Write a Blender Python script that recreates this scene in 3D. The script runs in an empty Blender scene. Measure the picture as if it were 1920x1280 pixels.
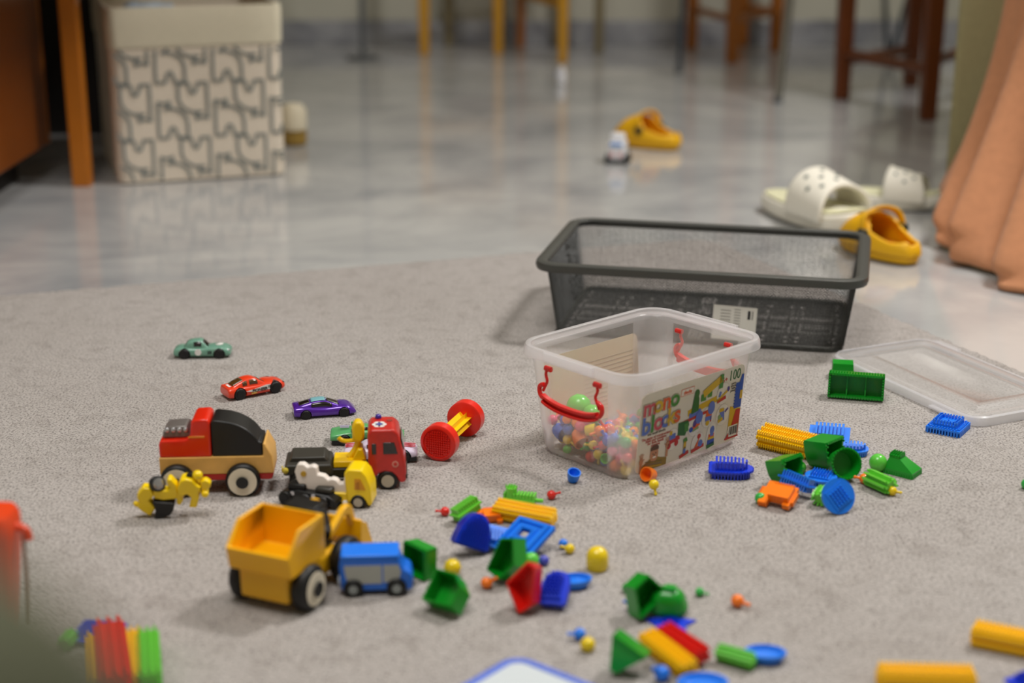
import bpy, bmesh, math, random
from math import sin, cos, pi, atan2, radians as R, sqrt
from mathutils import Matrix, Vector, Euler
random.seed(7)
scene = bpy.context.scene
col = scene.collection
# ---------------------------------------------------------------- camera numbers (photo measured at 1920x1280)
F = 3000.0; PITCH = R(17.1); H = 0.619
CP, SP = cos(PITCH), sin(PITCH)
FLOOR = -0.009           # the marble lies 9 mm under the carpet's top, z = 0
def ray(px, py):
    u, v = (px-960)/F, (py-640)/F
    return Vector((u, CP - v*SP, -SP - v*CP))
def G(px, py, z=0.0):                      # where a sight line meets the height z
    d = ray(px, py); t = (z-H)/d.z
    return Vector((d.x*t, d.y*t, z))
def AT(px, py, y):                         # where a sight line meets the depth y
    d = ray(px, py); t = y/d.y
    return Vector((d.x*t, y, H + d.z*t))
def proj(p):
    x, y, z = p[0], p[1], p[2]-H
    dz = y*CP - z*SP; dv = -y*SP - z*CP
    return (960 + F*x/dz, 640 + F*dv/dz)
def YAW(a, b, z=0.0):
    p, q = G(a[0], a[1], z), G(b[0], b[1], z)
    return atan2(q.y-p.y, q.x-p.x)
# ---------------------------------------------------------------- materials
def lin(c):
    c = c/255.0
    return c/12.92 if c <= .04045 else ((c+.055)/1.055)**2.4
def rgb(r, g, b): return (lin(r), lin(g), lin(b), 1)
MATS = {}
def mat(name, c, rough=.4, metal=0, spec=.5, coat=0, noise=0, nscale=40, bump=0, sss=0, sheen=0, trans=0):
    if name in MATS: return MATS[name]
    m = bpy.data.materials.new(name); m.use_nodes = True
    nt = m.node_tree; b = nt.nodes['Principled BSDF']
    b.inputs['Base Color'].default_value = rgb(*c)
    b.inputs['Roughness'].default_value = rough
    b.inputs['Metallic'].default_value = metal
    b.inputs['Specular IOR Level'].default_value = spec
    b.inputs['Coat Weight'].default_value = coat
    if sss:
        b.inputs['Subsurface Weight'].default_value = sss
        b.inputs['Subsurface Radius'].default_value = (1, .6, .4)
        b.inputs['Subsurface Scale'].default_value = .003
    if sheen: b.inputs['Sheen Weight'].default_value = sheen
    tc = nt.nodes.new('ShaderNodeTexCoord')
    if noise:
        n = nt.nodes.new('ShaderNodeTexNoise'); n.inputs['Scale'].default_value = nscale; n.inputs['Detail'].default_value = 4
        nt.links.new(tc.outputs['Object'], n.inputs['Vector'])
        mx = nt.nodes.new('ShaderNodeMix'); mx.data_type = 'RGBA'
        d = tuple(max(0, x*(1-noise)) for x in c); l = tuple(min(255, x*(1+noise)) for x in c)
        mx.inputs['A'].default_value = rgb(*d); mx.inputs['B'].default_value = rgb(*l)
        nt.links.new(n.outputs['Fac'], mx.inputs['Factor'])
        nt.links.new(mx.outputs['Result'], b.inputs['Base Color'])
        if bump:
            bp = nt.nodes.new('ShaderNodeBump'); bp.inputs['Strength'].default_value = bump; bp.inputs['Distance'].default_value = .002
            nt.links.new(n.outputs['Fac'], bp.inputs['Height']); nt.links.new(bp.outputs['Normal'], b.inputs['Normal'])
    MATS[name] = m
    return m
def plastic(name, c, rough=.28): return mat(name, c, rough, sss=.0, coat=.15)
def cloudy(name, c, clear, refr=.0, rrough=.2, rough=.25):
    """cloudy or clear polypropylene: part passes straight through, part scatters"""
    if name in MATS: return MATS[name]
    m = bpy.data.materials.new(name); m.use_nodes = True; nt = m.node_tree; nt.nodes.clear()
    N = nt.nodes.new; L = nt.links.new
    out = N('ShaderNodeOutputMaterial')
    tr = N('ShaderNodeBsdfTransparent'); tr.inputs[0].default_value = (1, 1, 1, 1)
    df = N('ShaderNodeBsdfDiffuse'); df.inputs[0].default_value = rgb(*c)
    tl = N('ShaderNodeBsdfTranslucent'); tl.inputs[0].default_value = rgb(*c)
    gl = N('ShaderNodeBsdfGlossy'); gl.inputs['Roughness'].default_value = rough
    m1 = N('ShaderNodeMixShader'); m1.inputs[0].default_value = .5
    L(df.outputs[0], m1.inputs[1]); L(tl.outputs[0], m1.inputs[2])
    last = m1
    if refr:
        rf = N('ShaderNodeBsdfRefraction'); rf.inputs['IOR'].default_value = 1.08; rf.inputs['Roughness'].default_value = rrough
        m3 = N('ShaderNodeMixShader'); m3.inputs[0].default_value = refr
        L(m1.outputs[0], m3.inputs[1]); L(rf.outputs[0], m3.inputs[2]); last = m3
    m2 = N('ShaderNodeMixShader'); m2.inputs[0].default_value = clear
    L(last.outputs[0], m2.inputs[1]); L(tr.outputs[0], m2.inputs[2])
    fr = N('ShaderNodeFresnel'); fr.inputs[0].default_value = 1.35
    ge = N('ShaderNodeNewGeometry'); im = N('ShaderNodeMath'); im.operation = 'SUBTRACT'; im.inputs[0].default_value = 1; L(ge.outputs['Backfacing'], im.inputs[1])
    ml = N('ShaderNodeMath'); ml.operation = 'MULTIPLY'; L(fr.outputs[0], ml.inputs[0]); L(im.outputs[0], ml.inputs[1])
    m4 = N('ShaderNodeMixShader'); L(ml.outputs[0], m4.inputs[0]); L(m2.outputs[0], m4.inputs[1]); L(gl.outputs[0], m4.inputs[2])
    L(m4.outputs[0], out.inputs[0])
    MATS[name] = m
    return m
# ---------------------------------------------------------------- mesh builder
class MB:
    def __init__(s): s.v = []; s.f = []; s.m = []
    def add(s, vs, fs, M=None, mi=0):
        b = len(s.v)
        for p in vs:
            p = Vector(p)
            s.v.append(M @ p if M else p)
        for f in fs: s.f.append([b+i for i in f]); s.m.append(mi)
        return s
    def box(s, cx, cy, cz, sx, sy, sz, M=None, mi=0, rot=None):
        vs = [Vector((x*sx/2, y*sy/2, z*sz/2)) for x in (-1, 1) for y in (-1, 1) for z in (-1, 1)]
        if rot: vs = [Euler(rot).to_matrix() @ p for p in vs]
        vs = [p+Vector((cx, cy, cz)) for p in vs]
        return s.add(vs, [(0, 1, 3, 2), (4, 6, 7, 5), (0, 4, 5, 1), (2, 3, 7, 6), (0, 2, 6, 4), (1, 5, 7, 3)], M, mi)
    def loft(s, rings, M=None, mi=0, cap=(1, 1), closed=True):
        n = len(rings[0]); vs = [p for r in rings for p in r]; fs = []
        for i in range(len(rings)-1):
            for j in range(n if closed else n-1):
                k = (j+1) % n
                fs.append((i*n+j, i*n+k, (i+1)*n+k, (i+1)*n+j))
        if cap[0]: fs.append(tuple(range(n-1, -1, -1)))
        if cap[1]: fs.append(tuple((len(rings)-1)*n+j for j in range(n)))
        return s.add(vs, fs, M, mi)
    def prism(s, out, z0, z1, M=None, mi=0, top=1.0):
        return s.loft([[(x, y, z0) for x, y in out], [(x*top, y*top, z1) for x, y in out]], M, mi)
    def cyl(s, p, q, r1, r2=None, n=24, M=None, mi=0, cap=(1, 1)):
        p, q = Vector(p), Vector(q); r2 = r1 if r2 is None else r2
        d = (q-p).normalized(); a = d.orthogonal().normalized(); b = d.cross(a)
        ring = lambda c, r: [c + a*(r*cos(2*pi*i/n)) + b*(r*sin(2*pi*i/n)) for i in range(n)]
        return s.loft([ring(p, r1), ring(q, r2)], M, mi, cap)
    def tube(s, pts, r, n=10, M=None, mi=0, flat=None):
        pts = [Vector(p) for p in pts]; rings = []; up = None
        for i, p in enumerate(pts):
            d = (pts[min(i+1, len(pts)-1)] - pts[max(i-1, 0)]).normalized()
            if up is None: a = d.orthogonal().normalized()
            else: a = (up - d*up.dot(d)).normalized()
            up = a; b = d.cross(a); rr = r[i] if isinstance(r, (list, tuple)) else r
            rings.append([p + a*rr*cos(2*pi*k/n) + b*rr*sin(2*pi*k/n) for k in range(n)])
        return s.loft(rings, M, mi)
    def lathe(s, prof, n=28, M=None, mi=0, axis='z'):
        rings = [[(r*cos(2*pi*i/n), r*sin(2*pi*i/n), z) for i in range(n)] for r, z in prof]
        X = {'z': Matrix(), 'y': Matrix.Rotation(-pi/2, 4, 'X'), 'x': Matrix.Rotation(pi/2, 4, 'Y')}[axis]
        return s.loft(rings, (M @ X) if M else X, mi)
    def ball(s, c, r, n=16, M=None, mi=0, sc=(1, 1, 1)):
        rings = []
        for i in range(1, n//2):
            t = pi*i/(n//2)
            rings.append([(c[0]+r*sc[0]*sin(t)*cos(2*pi*k/n), c[1]+r*sc[1]*sin(t)*sin(2*pi*k/n), c[2]-r*sc[2]*cos(t)) for k in range(n)])
        return s.loft(rings, M, mi)
    def build(s, name, mats, parent=None, bevel=0, seg=2, sub=0, smooth=True, ang=40, solid=0, loc=None):
        me = bpy.data.meshes.new(name)
        me.from_pydata([tuple(p) for p in s.v], [], s.f)
        if not isinstance(mats, (list, tuple)): mats = [mats]
        for m in mats: me.materials.append(m)
        if len(mats) > 1: me.polygons.foreach_set('material_index', s.m)
        bm = bmesh.new(); bm.from_mesh(me)
        bmesh.ops.recalc_face_normals(bm, faces=bm.faces); bm.to_mesh(me); bm.free()
        if smooth:
            me.polygons.foreach_set('use_smooth', [True]*len(me.polygons))
            if not sub: me.set_sharp_from_angle(angle=R(ang))
        o = bpy.data.objects.new(name, me); col.objects.link(o)
        if parent: o.parent = parent
        if loc: o.location = loc
        if solid:
            q = o.modifiers.new('s', 'SOLIDIFY'); q.thickness = solid; q.offset = 0
        if bevel:
            q = o.modifiers.new('b', 'BEVEL'); q.width = bevel; q.segments = seg; q.limit_method = 'ANGLE'; q.angle_limit = R(35); q.harden_normals = False
        if sub:
            q = o.modifiers.new('u', 'SUBSURF'); q.levels = sub; q.render_levels = sub
        return o
def tag(o, label=None, cat=None, group=None, kind=None):
    if label: o['label'] = label
    if cat: o['category'] = cat
    if group: o['group'] = group
    if kind: o['kind'] = kind
    return o
def empty(name, label, cat, loc=(0, 0, 0), rz=0, group=None):
    o = bpy.data.objects.new(name, None); col.objects.link(o); o.empty_display_size = .02
    o.location = loc; o.rotation_euler = (0, 0, rz)
    return tag(o, label, cat, group)
def tree(o):
    out = [o]
    for c in o.children: out += tree(c)
    return out
def local_pts(root):
    pts = []
    for o in tree(root):
        if o.type == 'MESH':
            M = Matrix(); q = o
            while q is not root: M = q.matrix_basis @ M; q = q.parent
            vs = o.data.vertices; st = max(1, len(vs)//1500)
            pts += [M @ vs[i].co for i in range(0, len(vs), st)]
    return pts
def fit(root, x0, y0, x1, y1, rot=(0, 0, 0), z0=0.0, mode='w', sc=None):
    """Stand a thing on the height z0, turned by rot, so that it covers the measured box of the photo."""
    pts = local_pts(root)
    if isinstance(rot, Matrix): Rm = rot.to_3x3()
    else: Rm = Euler(rot).to_matrix()
    rp = [Rm @ p for p in pts]
    s = 1.0; lo = min(p.z for p in rp)
    loc = G((x0+x1)/2, (y0+y1)/2)
    for it in range(14):
        loc.z = z0 - lo*s
        q = [proj(loc + p*s) for p in rp]
        a0, a1 = min(t[0] for t in q), max(t[0] for t in q); b0, b1 = min(t[1] for t in q), max(t[1] for t in q)
        rw, rh = (x1-x0)/(a1-a0), (y1-y0)/(b1-b0)
        k = {'w': rw, 'h': rh, 'a': sqrt(rw*rh)}[mode]
        if sc is None: s *= k
        cx, cy = (a0+a1)/2, (b0+b1)/2
        base = proj(loc)
        g0 = G(base[0], base[1], loc.z); g1 = G(base[0]+(x0+x1)/2-cx, base[1]+(y0+y1)/2-cy, loc.z)
        loc += g1-g0
    loc.z = z0 - lo*s
    root.location = loc; root.scale = (s, s, s)
    if isinstance(rot, Matrix): root.rotation_euler = rot.to_euler()
    else: root.rotation_euler = rot
    return root
def catmull(P, n):
    """resample a list of equal-length tuples smoothly, n steps per span"""
    out = []
    for i in range(len(P)-1):
        a, b, c, d = P[max(i-1, 0)], P[i], P[i+1], P[min(i+2, len(P)-1)]
        for k in range(n):
            t = k/n
            out.append(tuple(.5*((2*q)+(-p+r)*t+(2*p-5*q+4*r-s)*t*t+(-p+3*q-3*r+s)*t**3) for p, q, r, s in zip(a, b, c, d)))
    out.append(tuple(P[-1]))
    return out
def rrect(w, d, r, n=6, extra=None):
    """rounded rectangle outline, counter-clockwise; extra = fractions at which the straight sides get points"""
    pts = []; cs = [(w/2-r, d/2-r, 0), (-w/2+r, d/2-r, 90), (-w/2+r, -d/2+r, 180), (w/2-r, -d/2+r, 270)]
    for i, (cx, cy, a) in enumerate(cs):
        arc = [(cx+r*cos(R(a+90*k/n)), cy+r*sin(R(a+90*k/n))) for k in range(n+1)]
        pts += arc
        if extra:
            nx, ny, na = cs[(i+1) % 4]; e = (nx+r*cos(R(na)), ny+r*sin(R(na))); s0 = arc[-1]
            pts += [(s0[0]+(e[0]-s0[0])*t, s0[1]+(e[1]-s0[1])*t) for t in extra]
    return pts
def inside(pt, poly):
    x, y = pt; c = False; n = len(poly)
    for i in range(n):
        x1, y1 = poly[i]; x2, y2 = poly[i-1]
        if (y1 > y) != (y2 > y) and x < (x2-x1)*(y-y1)/(y2-y1)+x1: c = not c
    return c
def text_mesh(mb, s, size, M, mi=0, depth=.0002, xs=1.0, bold=0):
    cu = bpy.data.curves.new('t', 'FONT'); cu.body = s; cu.size = size; cu.extrude = depth; cu.align_x = 'CENTER'; cu.align_y = 'CENTER'; cu.offset = bold
    cu.resolution_u = 3
    o = bpy.data.objects.new('t', cu); col.objects.link(o)
    dg = bpy.context.evaluated_depsgraph_get(); me = bpy.data.meshes.new_from_object(o.evaluated_get(dg))
    mb.add([(v.co.x*xs, v.co.y, v.co.z) for v in me.vertices], [tuple(p.vertices) for p in me.polygons], M, mi)
    bpy.data.objects.remove(o); bpy.data.curves.remove(cu); bpy.data.meshes.remove(me)
# ================================================================ room
def marble(name, a, b, scale=1.6, rough=.10):
    m = bpy.data.materials.new(name); m.use_nodes = True; nt = m.node_tree; N = nt.nodes.new; L = nt.links.new
    bs = nt.nodes['Principled BSDF']; tc = N('ShaderNodeTexCoord')
    mp = N('ShaderNodeMapping'); mp.inputs['Scale'].default_value = (1, 1.25, 1); mp.inputs['Rotation'].default_value = (0, 0, .5)
    L(tc.outputs['Object'], mp.inputs[0])
    n1 = N('ShaderNodeTexNoise'); n1.inputs['Scale'].default_value = scale; n1.inputs['Detail'].default_value = 8; n1.inputs['Roughness'].default_value = .62; n1.inputs['Distortion'].default_value = 1.2
    n2 = N('ShaderNodeTexNoise'); n2.inputs['Scale'].default_value = scale*3.4; n2.inputs['Detail'].default_value = 6; n2.inputs['Distortion'].default_value = .7
    L(mp.outputs[0], n1.inputs['Vector']); L(mp.outputs[0], n2.inputs['Vector'])
    r = N('ShaderNodeValToRGB'); e = r.color_ramp.elements
    e[0].position = .36; e[0].color = rgb(*b); e[1].position = .58; e[1].color = rgb(*a)
    L(n1.outputs['Fac'], r.inputs[0])
    r2 = N('ShaderNodeValToRGB'); e = r2.color_ramp.elements
    e[0].position = .3; e[0].color = (.74, .75, .77, 1); e[1].position = .55; e[1].color = (1, 1, 1, 1)
    L(n2.outputs['Fac'], r2.inputs[0])
    mx = N('ShaderNodeMix'); mx.data_type = 'RGBA'; mx.blend_type = 'MULTIPLY'; mx.inputs['Factor'].default_value = .6
    L(r.outputs[0], mx.inputs['A']); L(r2.outputs[0], mx.inputs['B']); L(mx.outputs['Result'], bs.inputs['Base Color'])
    bs.inputs['Roughness'].default_value = rough; bs.inputs['IOR'].default_value = 1.5; bs.inputs['Specular IOR Level'].default_value = .85
    return m
M_floor = marble('marble_floor', (198, 198, 196), (166, 168, 170))
M_skirt = marble('marble_skirting', (165, 166, 170), (120, 122, 130), 4, .3)
M_wall = mat('wall_paint', (192, 190, 176), .8, noise=.03, nscale=3)
YB = G(960, 83, FLOOR).y
X0, X1, Y0, Y1, ZC = -2.3, 2.9, -1.8, YB, 2.6
def struct(o): return tag(o, kind='structure')
struct(MB().box((X0+X1)/2, (Y0+Y1)/2, FLOOR-.05, X1-X0+.4, Y1-Y0+.4, .1).build('floor', M_floor))
struct(MB().box((X0+X1)/2, YB+.06, ZC/2, X1-X0+.4, .12, ZC+.1).build('wall_back', M_wall))
struct(MB().box(X0-.06, (Y0+Y1)/2, ZC/2, .12, Y1-Y0, ZC+.1).build('wall_left', M_wall))
struct(MB().box(X1+.06, (Y0+Y1)/2, ZC/2, .12, Y1-Y0, ZC+.1).build('wall_right', M_wall))
struct(MB().box((X0+X1)/2, Y0-.06, ZC/2, X1-X0+.4, .12, ZC+.1).build('wall_front', M_wall))
struct(MB().box((X0+X1)/2, (Y0+Y1)/2, ZC+.08, X1-X0+.4, Y1-Y0+.4, .1).build('ceiling', mat('ceiling_paint', (225, 224, 216), .9)))
struct(MB().box((X0+X1)/2, YB-.008, FLOOR+.04, X1-X0, .016, .08).build('baseboard_back', M_skirt, bevel=.003))
# ---------------------------------------------------------------- carpet
def carpet_mat():
    m = bpy.data.materials.new('carpet_pile'); m.use_nodes = True; nt = m.node_tree; N = nt.nodes.new; L = nt.links.new
    bs = nt.nodes['Principled BSDF']; tc = N('ShaderNodeTexCoord')
    def noise(s, d, dist=0, sc=(1, 1, 1)):
        mp = N('ShaderNodeMapping'); mp.inputs['Scale'].default_value = sc; L(tc.outputs['Object'], mp.inputs[0])
        n = N('ShaderNodeTexNoise'); n.inputs['Scale'].default_value = s; n.inputs['Detail'].default_value = d; n.inputs['Distortion'].default_value = dist
        L(mp.outputs[0], n.inputs['Vector']); return n
    fine = noise(420, 5, .3, (1, .8, 1)); mid = noise(38, 5, .6); big = noise(2.6, 3)
    r = N('ShaderNodeValToRGB'); e = r.color_ramp.elements
    e[0].position = .30; e[0].color = rgb(108, 102, 98); e[1].position = .54; e[1].color = rgb(188, 182, 178)
    L(fine.outputs['Fac'], r.inputs[0])
    r2 = N('ShaderNodeValToRGB'); e = r2.color_ramp.elements
    e[0].position = .30; e[0].color = (.84, .83, .82, 1); e[1].position = .5; e[1].color = (1, 1, 1, 1)
    L(mid.outputs['Fac'], r2.inputs[0])
    r3 = N('ShaderNodeValToRGB'); e = r3.color_ramp.elements
    e[0].position = .35; e[0].color = (.9, .89, .88, 1); e[1].position = .65; e[1].color = (1, 1, 1, 1)
    L(big.outputs['Fac'], r3.inputs[0])
    m1 = N('ShaderNodeMix'); m1.data_type = 'RGBA'; m1.blend_type = 'MULTIPLY'; m1.inputs['Factor'].default_value = 1
    m2 = N('ShaderNodeMix'); m2.data_type = 'RGBA'; m2.blend_type = 'MULTIPLY'; m2.inputs['Factor'].default_value = 1
    L(r.outputs[0], m1.inputs['A']); L(r2.outputs[0], m1.inputs['B']); L(m1.outputs['Result'], m2.inputs['A']); L(r3.outputs[0], m2.inputs['B'])
    L(m2.outputs['Result'], bs.inputs['Base Color'])
    bp = N('ShaderNodeBump'); bp.inputs['Strength'].default_value = .9; bp.inputs['Distance'].default_value = .0022; L(fine.outputs['Fac'], bp.inputs['Height'])
    bp2 = N('ShaderNodeBump'); bp2.inputs['Strength'].default_value = .6; bp2.inputs['Distance'].default_value = .006; L(mid.outputs['Fac'], bp2.inputs['Height'])
    L(bp2.outputs['Normal'], bp.inputs['Normal']); L(bp.outputs['Normal'], bs.inputs['Normal'])
    bs.inputs['Roughness'].default_value = 1; bs.inputs['Specular IOR Level'].default_value = .1; bs.inputs['Sheen Weight'].default_value = .25
    return m
M_carpet = carpet_mat()
c0 = G(0, 552); c1 = G(1327, 444); c2 = G(1916, 694)
d1 = (c0-c1).normalized(); d2 = (c2-c1).normalized()
r_ = .05
outline = [c1+d1*1.9, c1+d1*r_]
for k in range(1, 6):
    t = k/6; outline.append((c1+d1*r_)*(1-t)**2 + c1*2*t*(1-t) + (c1+d2*r_)*t*t)
outline += [c1+d2*r_]
p = c1+d2*1.75; outline += [p, p+d1*1.9]
# closely spaced rim so that the pile's edge is uneven
rim = []
for i in range(len(outline)):
    a, b = outline[i], outline[(i+1) % len(outline)]
    n = max(1, int((b-a).length/.006))
    rim += [a.lerp(b, k/n) for k in range(n)]
mb = MB(); n = len(rim); cen = sum(rim, Vector())/n; rg = random.Random(3)
jit = [(rg.uniform(-.0022, .0022), rg.uniform(-.001, .0006)) for _ in rim]
def ring(off, z, j):
    return [tuple(p + (p-cen).normalized()*(off+jit[i][0]*j)) [:2] + (z+jit[i][1]*j,) for i, p in enumerate(rim)]
mb.loft([ring(-.002, FLOOR, 0), ring(.002, FLOOR+.002, 1), ring(.001, -.003, 1), ring(-.006, -.0004, 1), ring(-.014, -.0002, .3), ring(-.05, 0, 0)])
tag(mb.build('carpet', M_carpet, ang=80), 'large plain grey short-pile carpet covering the near half of the marble floor', 'carpet')
# ---------------------------------------------------------------- furniture at the back
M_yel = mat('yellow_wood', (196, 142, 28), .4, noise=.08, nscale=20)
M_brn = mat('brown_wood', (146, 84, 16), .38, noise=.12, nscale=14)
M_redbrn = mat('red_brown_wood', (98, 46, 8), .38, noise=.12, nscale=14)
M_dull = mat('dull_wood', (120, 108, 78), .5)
M_metal = mat('brushed_metal', (160, 158, 150), .32, metal=.9)
M_bluemet = mat('dark_blue_metal', (54, 66, 78), .35, metal=.4)
M_grey = mat('grey_metal', (108, 112, 116), .4, metal=.4)
def seatthing(name, label, cat, feet, w, mats, rungs, hgt=.45, seat=(.03, M_yel), splay=0, rw=.014, cap=None, group=None):
    F3 = [G(x, y, FLOOR) for x, y in feet]; c = sum(F3, Vector())/len(F3)
    t = empty(name, label, cat, c, 0, group); tops = []
    for i, p in enumerate(F3):
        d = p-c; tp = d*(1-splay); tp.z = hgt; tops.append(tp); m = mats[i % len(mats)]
        a = d.copy(); a.z = 0
        mb = MB(); mb.loft([[(q.x+ww*sx/2, q.y+ww*sy/2, q.z) for sx, sy in ((-1, -1), (1, -1), (1, 1), (-1, 1))] for q, ww in ((a, w*.85), (a.lerp(tp, .5), w), (tp, w))])
        mb.build('leg', m, t, bevel=.004)
    for i, j, z in rungs:
        pi_, pj = (F3[i]-c), (F3[j]-c); k = z/hgt
        q1 = pi_*(1-splay*k); q2 = pj*(1-splay*k); q1.z = q2.z = z
        MB().cyl(q1, q2, rw, n=12).build('rung', mats[i % len(mats)], t)
    xs = [p.x for p in tops]; ys = [p.y for p in tops]
    MB().box((min(xs)+max(xs))/2, (min(ys)+max(ys))/2, hgt+seat[0]/2, max(xs)-min(xs)+w*1.05, max(ys)-min(ys)+w*1.05, seat[0]).build('seat', seat[1], t, bevel=.006)
    return t
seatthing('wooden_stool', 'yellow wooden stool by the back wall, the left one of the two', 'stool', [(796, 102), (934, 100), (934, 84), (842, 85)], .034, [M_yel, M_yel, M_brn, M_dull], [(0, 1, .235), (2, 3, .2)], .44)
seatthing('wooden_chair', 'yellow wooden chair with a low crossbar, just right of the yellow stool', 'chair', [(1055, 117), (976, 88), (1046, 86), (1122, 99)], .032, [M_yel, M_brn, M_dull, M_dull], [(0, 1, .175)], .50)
seatthing('bar_stool', 'medium brown wooden bar stool with low crossbars, farther than the dark reddish one', 'stool', [(1296, 92), (1371, 118), (1453, 97), (1390, 88)], .042, [M_brn], [(0, 1, .13), (1, 2, .13), (2, 3, .13)], .7, (.04, M_brn), rw=.012)
t_ = seatthing('bar_stool', 'dark reddish brown wooden bar stool with thick legs beside the beige sofa', 'stool', [(1577, 186), (1738, 225), (1850, 178), (1706, 160)], .045, [M_redbrn], [(0, 1, .12), (1, 2, .14), (3, 0, .1)], .72, (.04, M_redbrn), rw=.014)
# thin metal furniture
def rack():
    b = G(1458, 192, FLOOR); t = empty('clothes_airer', 'light metal folding clothes airer, its slanted leg between the two brown stools', 'clothes airer', b)
    tp = AT(1500, -170, b.y)-b
    MB().cyl((0, 0, 0), tp, .0115, n=14).build('leg', M_metal, t)
    MB().cyl((0, 0, 0), tp*.03, .0125, n=12).build('foot_cap', M_grey, t)
    q = G(1273, 137, FLOOR)-b; q2 = AT(1296, -220, q.y+b.y)-b
    MB().cyl(q, q2, .007, n=12).build('leg', M_bluemet, t)
    MB().cyl(q, q.lerp(q2, .05), .012, n=12).build('foot_cap', M_grey, t)
    MB().cyl(tp, q2, .007, n=12).build('crossbar', M_metal, t)
rack()
b = G(1664, 112, FLOOR); t_ = empty('folding_chair', 'dark blue metal folding chair behind the dark brown bar stool', 'chair', b)
for (x0, y0, x1, y1, dy) in ((1664, 112, 1652, -150, 0), (1673, 112, 1745, -150, .03)):
    q = G(x0, y0, FLOOR); q.y += dy; MB().cyl(Vector((q.x-b.x, q.y-b.y, 0)), AT(x1, y1, q.y)-b, .008, n=12).build('leg', M_bluemet, t_)
q = G(1640, 108, FLOOR)-b; MB().cyl((-.03, 0, .3), (.05, 0, .3), .006, n=10).build('crossbar', M_bluemet, t_)
b = G(681, 110, FLOOR); t_ = empty('grey_leg', 'thin grey metal chair leg standing left of the yellow stool', 'chair leg', b)  # thin grey chair leg drawn as a tall pole, not a lamp
MB().cyl((0, 0, 0), (0, 0, 1.35), .009, n=12).build('pole', M_grey, t_)
MB().lathe([(.02, 0), (.05, .002), (.05, .008), (.012, .014)]).build('base', M_grey, t_)
MB().lathe([(.07, 1.33), (.16, 1.34), (.11, 1.55), (.05, 1.552)]).build('cone_top', mat('cone_top', (210, 200, 180), .7), t_)  # unseen cone on the pole above the view, gives no light
# ---------------------------------------------------------------- left: desk and laundry box
M_or = mat('orange_wood', (186, 108, 12), .38, noise=.1, nscale=9, coat=.2)
M_ordark = mat('dark_orange_wood', (118, 58, 8), .3, noise=.12, nscale=7, coat=.3)
M_blk = mat('black_board', (16, 11, 8), .6)
p = G(97, 334, FLOOR); t_ = empty('desk', 'orange-brown wooden desk with a drawer cabinet and one slim front leg at the left edge', 'desk', (p.x, p.y, FLOOR))
MB().box(-.35, -.45, .385, .7, .9, .63).build('cabinet', M_ordark, t_, bevel=.002)
MB().box(-.0105, .004, .385, .021, .02, .63).build('edge_strip', M_or, t_, bevel=.002)
MB().box(-.37, -.42, .034, .62, .8, .067).build('plinth', M_blk, t_)
lg = G(153, 350, FLOOR)-Vector((p.x, p.y, FLOOR))
MB().box(lg.x, lg.y+.012, .355, .034, .03, .71).build('leg', M_or, t_, bevel=.002)
MB().box(-.12, .1, .725, 1.3, 1.4, .03).build('desktop', M_ordark, t_, bevel=.003)
MB().box(-.12, .52, .36, .68, .02, .72).build('shadow_panel', M_blk, t_)  # black sheet behind the leg; its colour carries the shadow under the desk
bl = G(224, 348, FLOOR); th = R(18.5); W, D, HH = .33, .36, .338
bx = empty('storage_box', 'cream fabric storage box with a grey animal outline print and plain folded top band', 'storage box', bl, th)
M_fab = mat('cream_fabric', (228, 216, 198), .9, noise=.03, nscale=120, bump=.2)
M_fabp = mat('cream_hem_fabric', (218, 210, 186), .9, noise=.03, nscale=120, bump=.2)
M_ink = mat('grey_print', (150, 155, 150), .9)
M_ink2 = mat('dark_grey_print', (108, 116, 118), .9)
mb = MB()
def bxring(z, o, bul=0):
    q = rrect(W+2*o, D+2*o, .02, 5, [.17, .33, .5, .67, .83])
    return [(x+W/2, y+D/2, z) for x, y in q]
mb.loft([bxring(0, -.012), bxring(.004, -.001), bxring(.03, 0), bxring(.17, -.001), bxring(.3, 0), bxring(HH, .001), bxring(HH, -.003), bxring(.28, -.005), bxring(.01, -.006)], cap=(1, 1))
mb.build('fabric_body', M_fab, bx)
mb = MB(); mb.loft([bxring(.264, .0012), bxring(.266, .003), bxring(.3, .004), bxring(HH-.004, .004), bxring(HH+.002, .002), bxring(HH+.002, -.004), bxring(HH-.02, -.006)], cap=(0, 0))
mb.build('top_band', M_fabp, bx)
def ribbon(mb, pts, w, M, mi=0, z=0):
    pts = [Vector((x, y)) for x, y in pts]; L_ = []; R__ = []
    for i, p in enumerate(pts):
        d = (pts[min(i+1, len(pts)-1)]-pts[max(i-1, 0)]); d = d.normalized() if d.length > 0 else Vector((1, 0)); n = Vector((-d.y, d.x))*w/2
        L_.append(p+n); R__.append(p-n)
    vs = [(p.x, p.y, z) for p in L_]+[(p.x, p.y, z) for p in R__]; k = len(pts)
    mb.add(vs, [(i, i+1, k+i+1, k+i) for i in range(k-1)], M, mi)
mb = MB(); px_, pz_ = .1105, .1075
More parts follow.
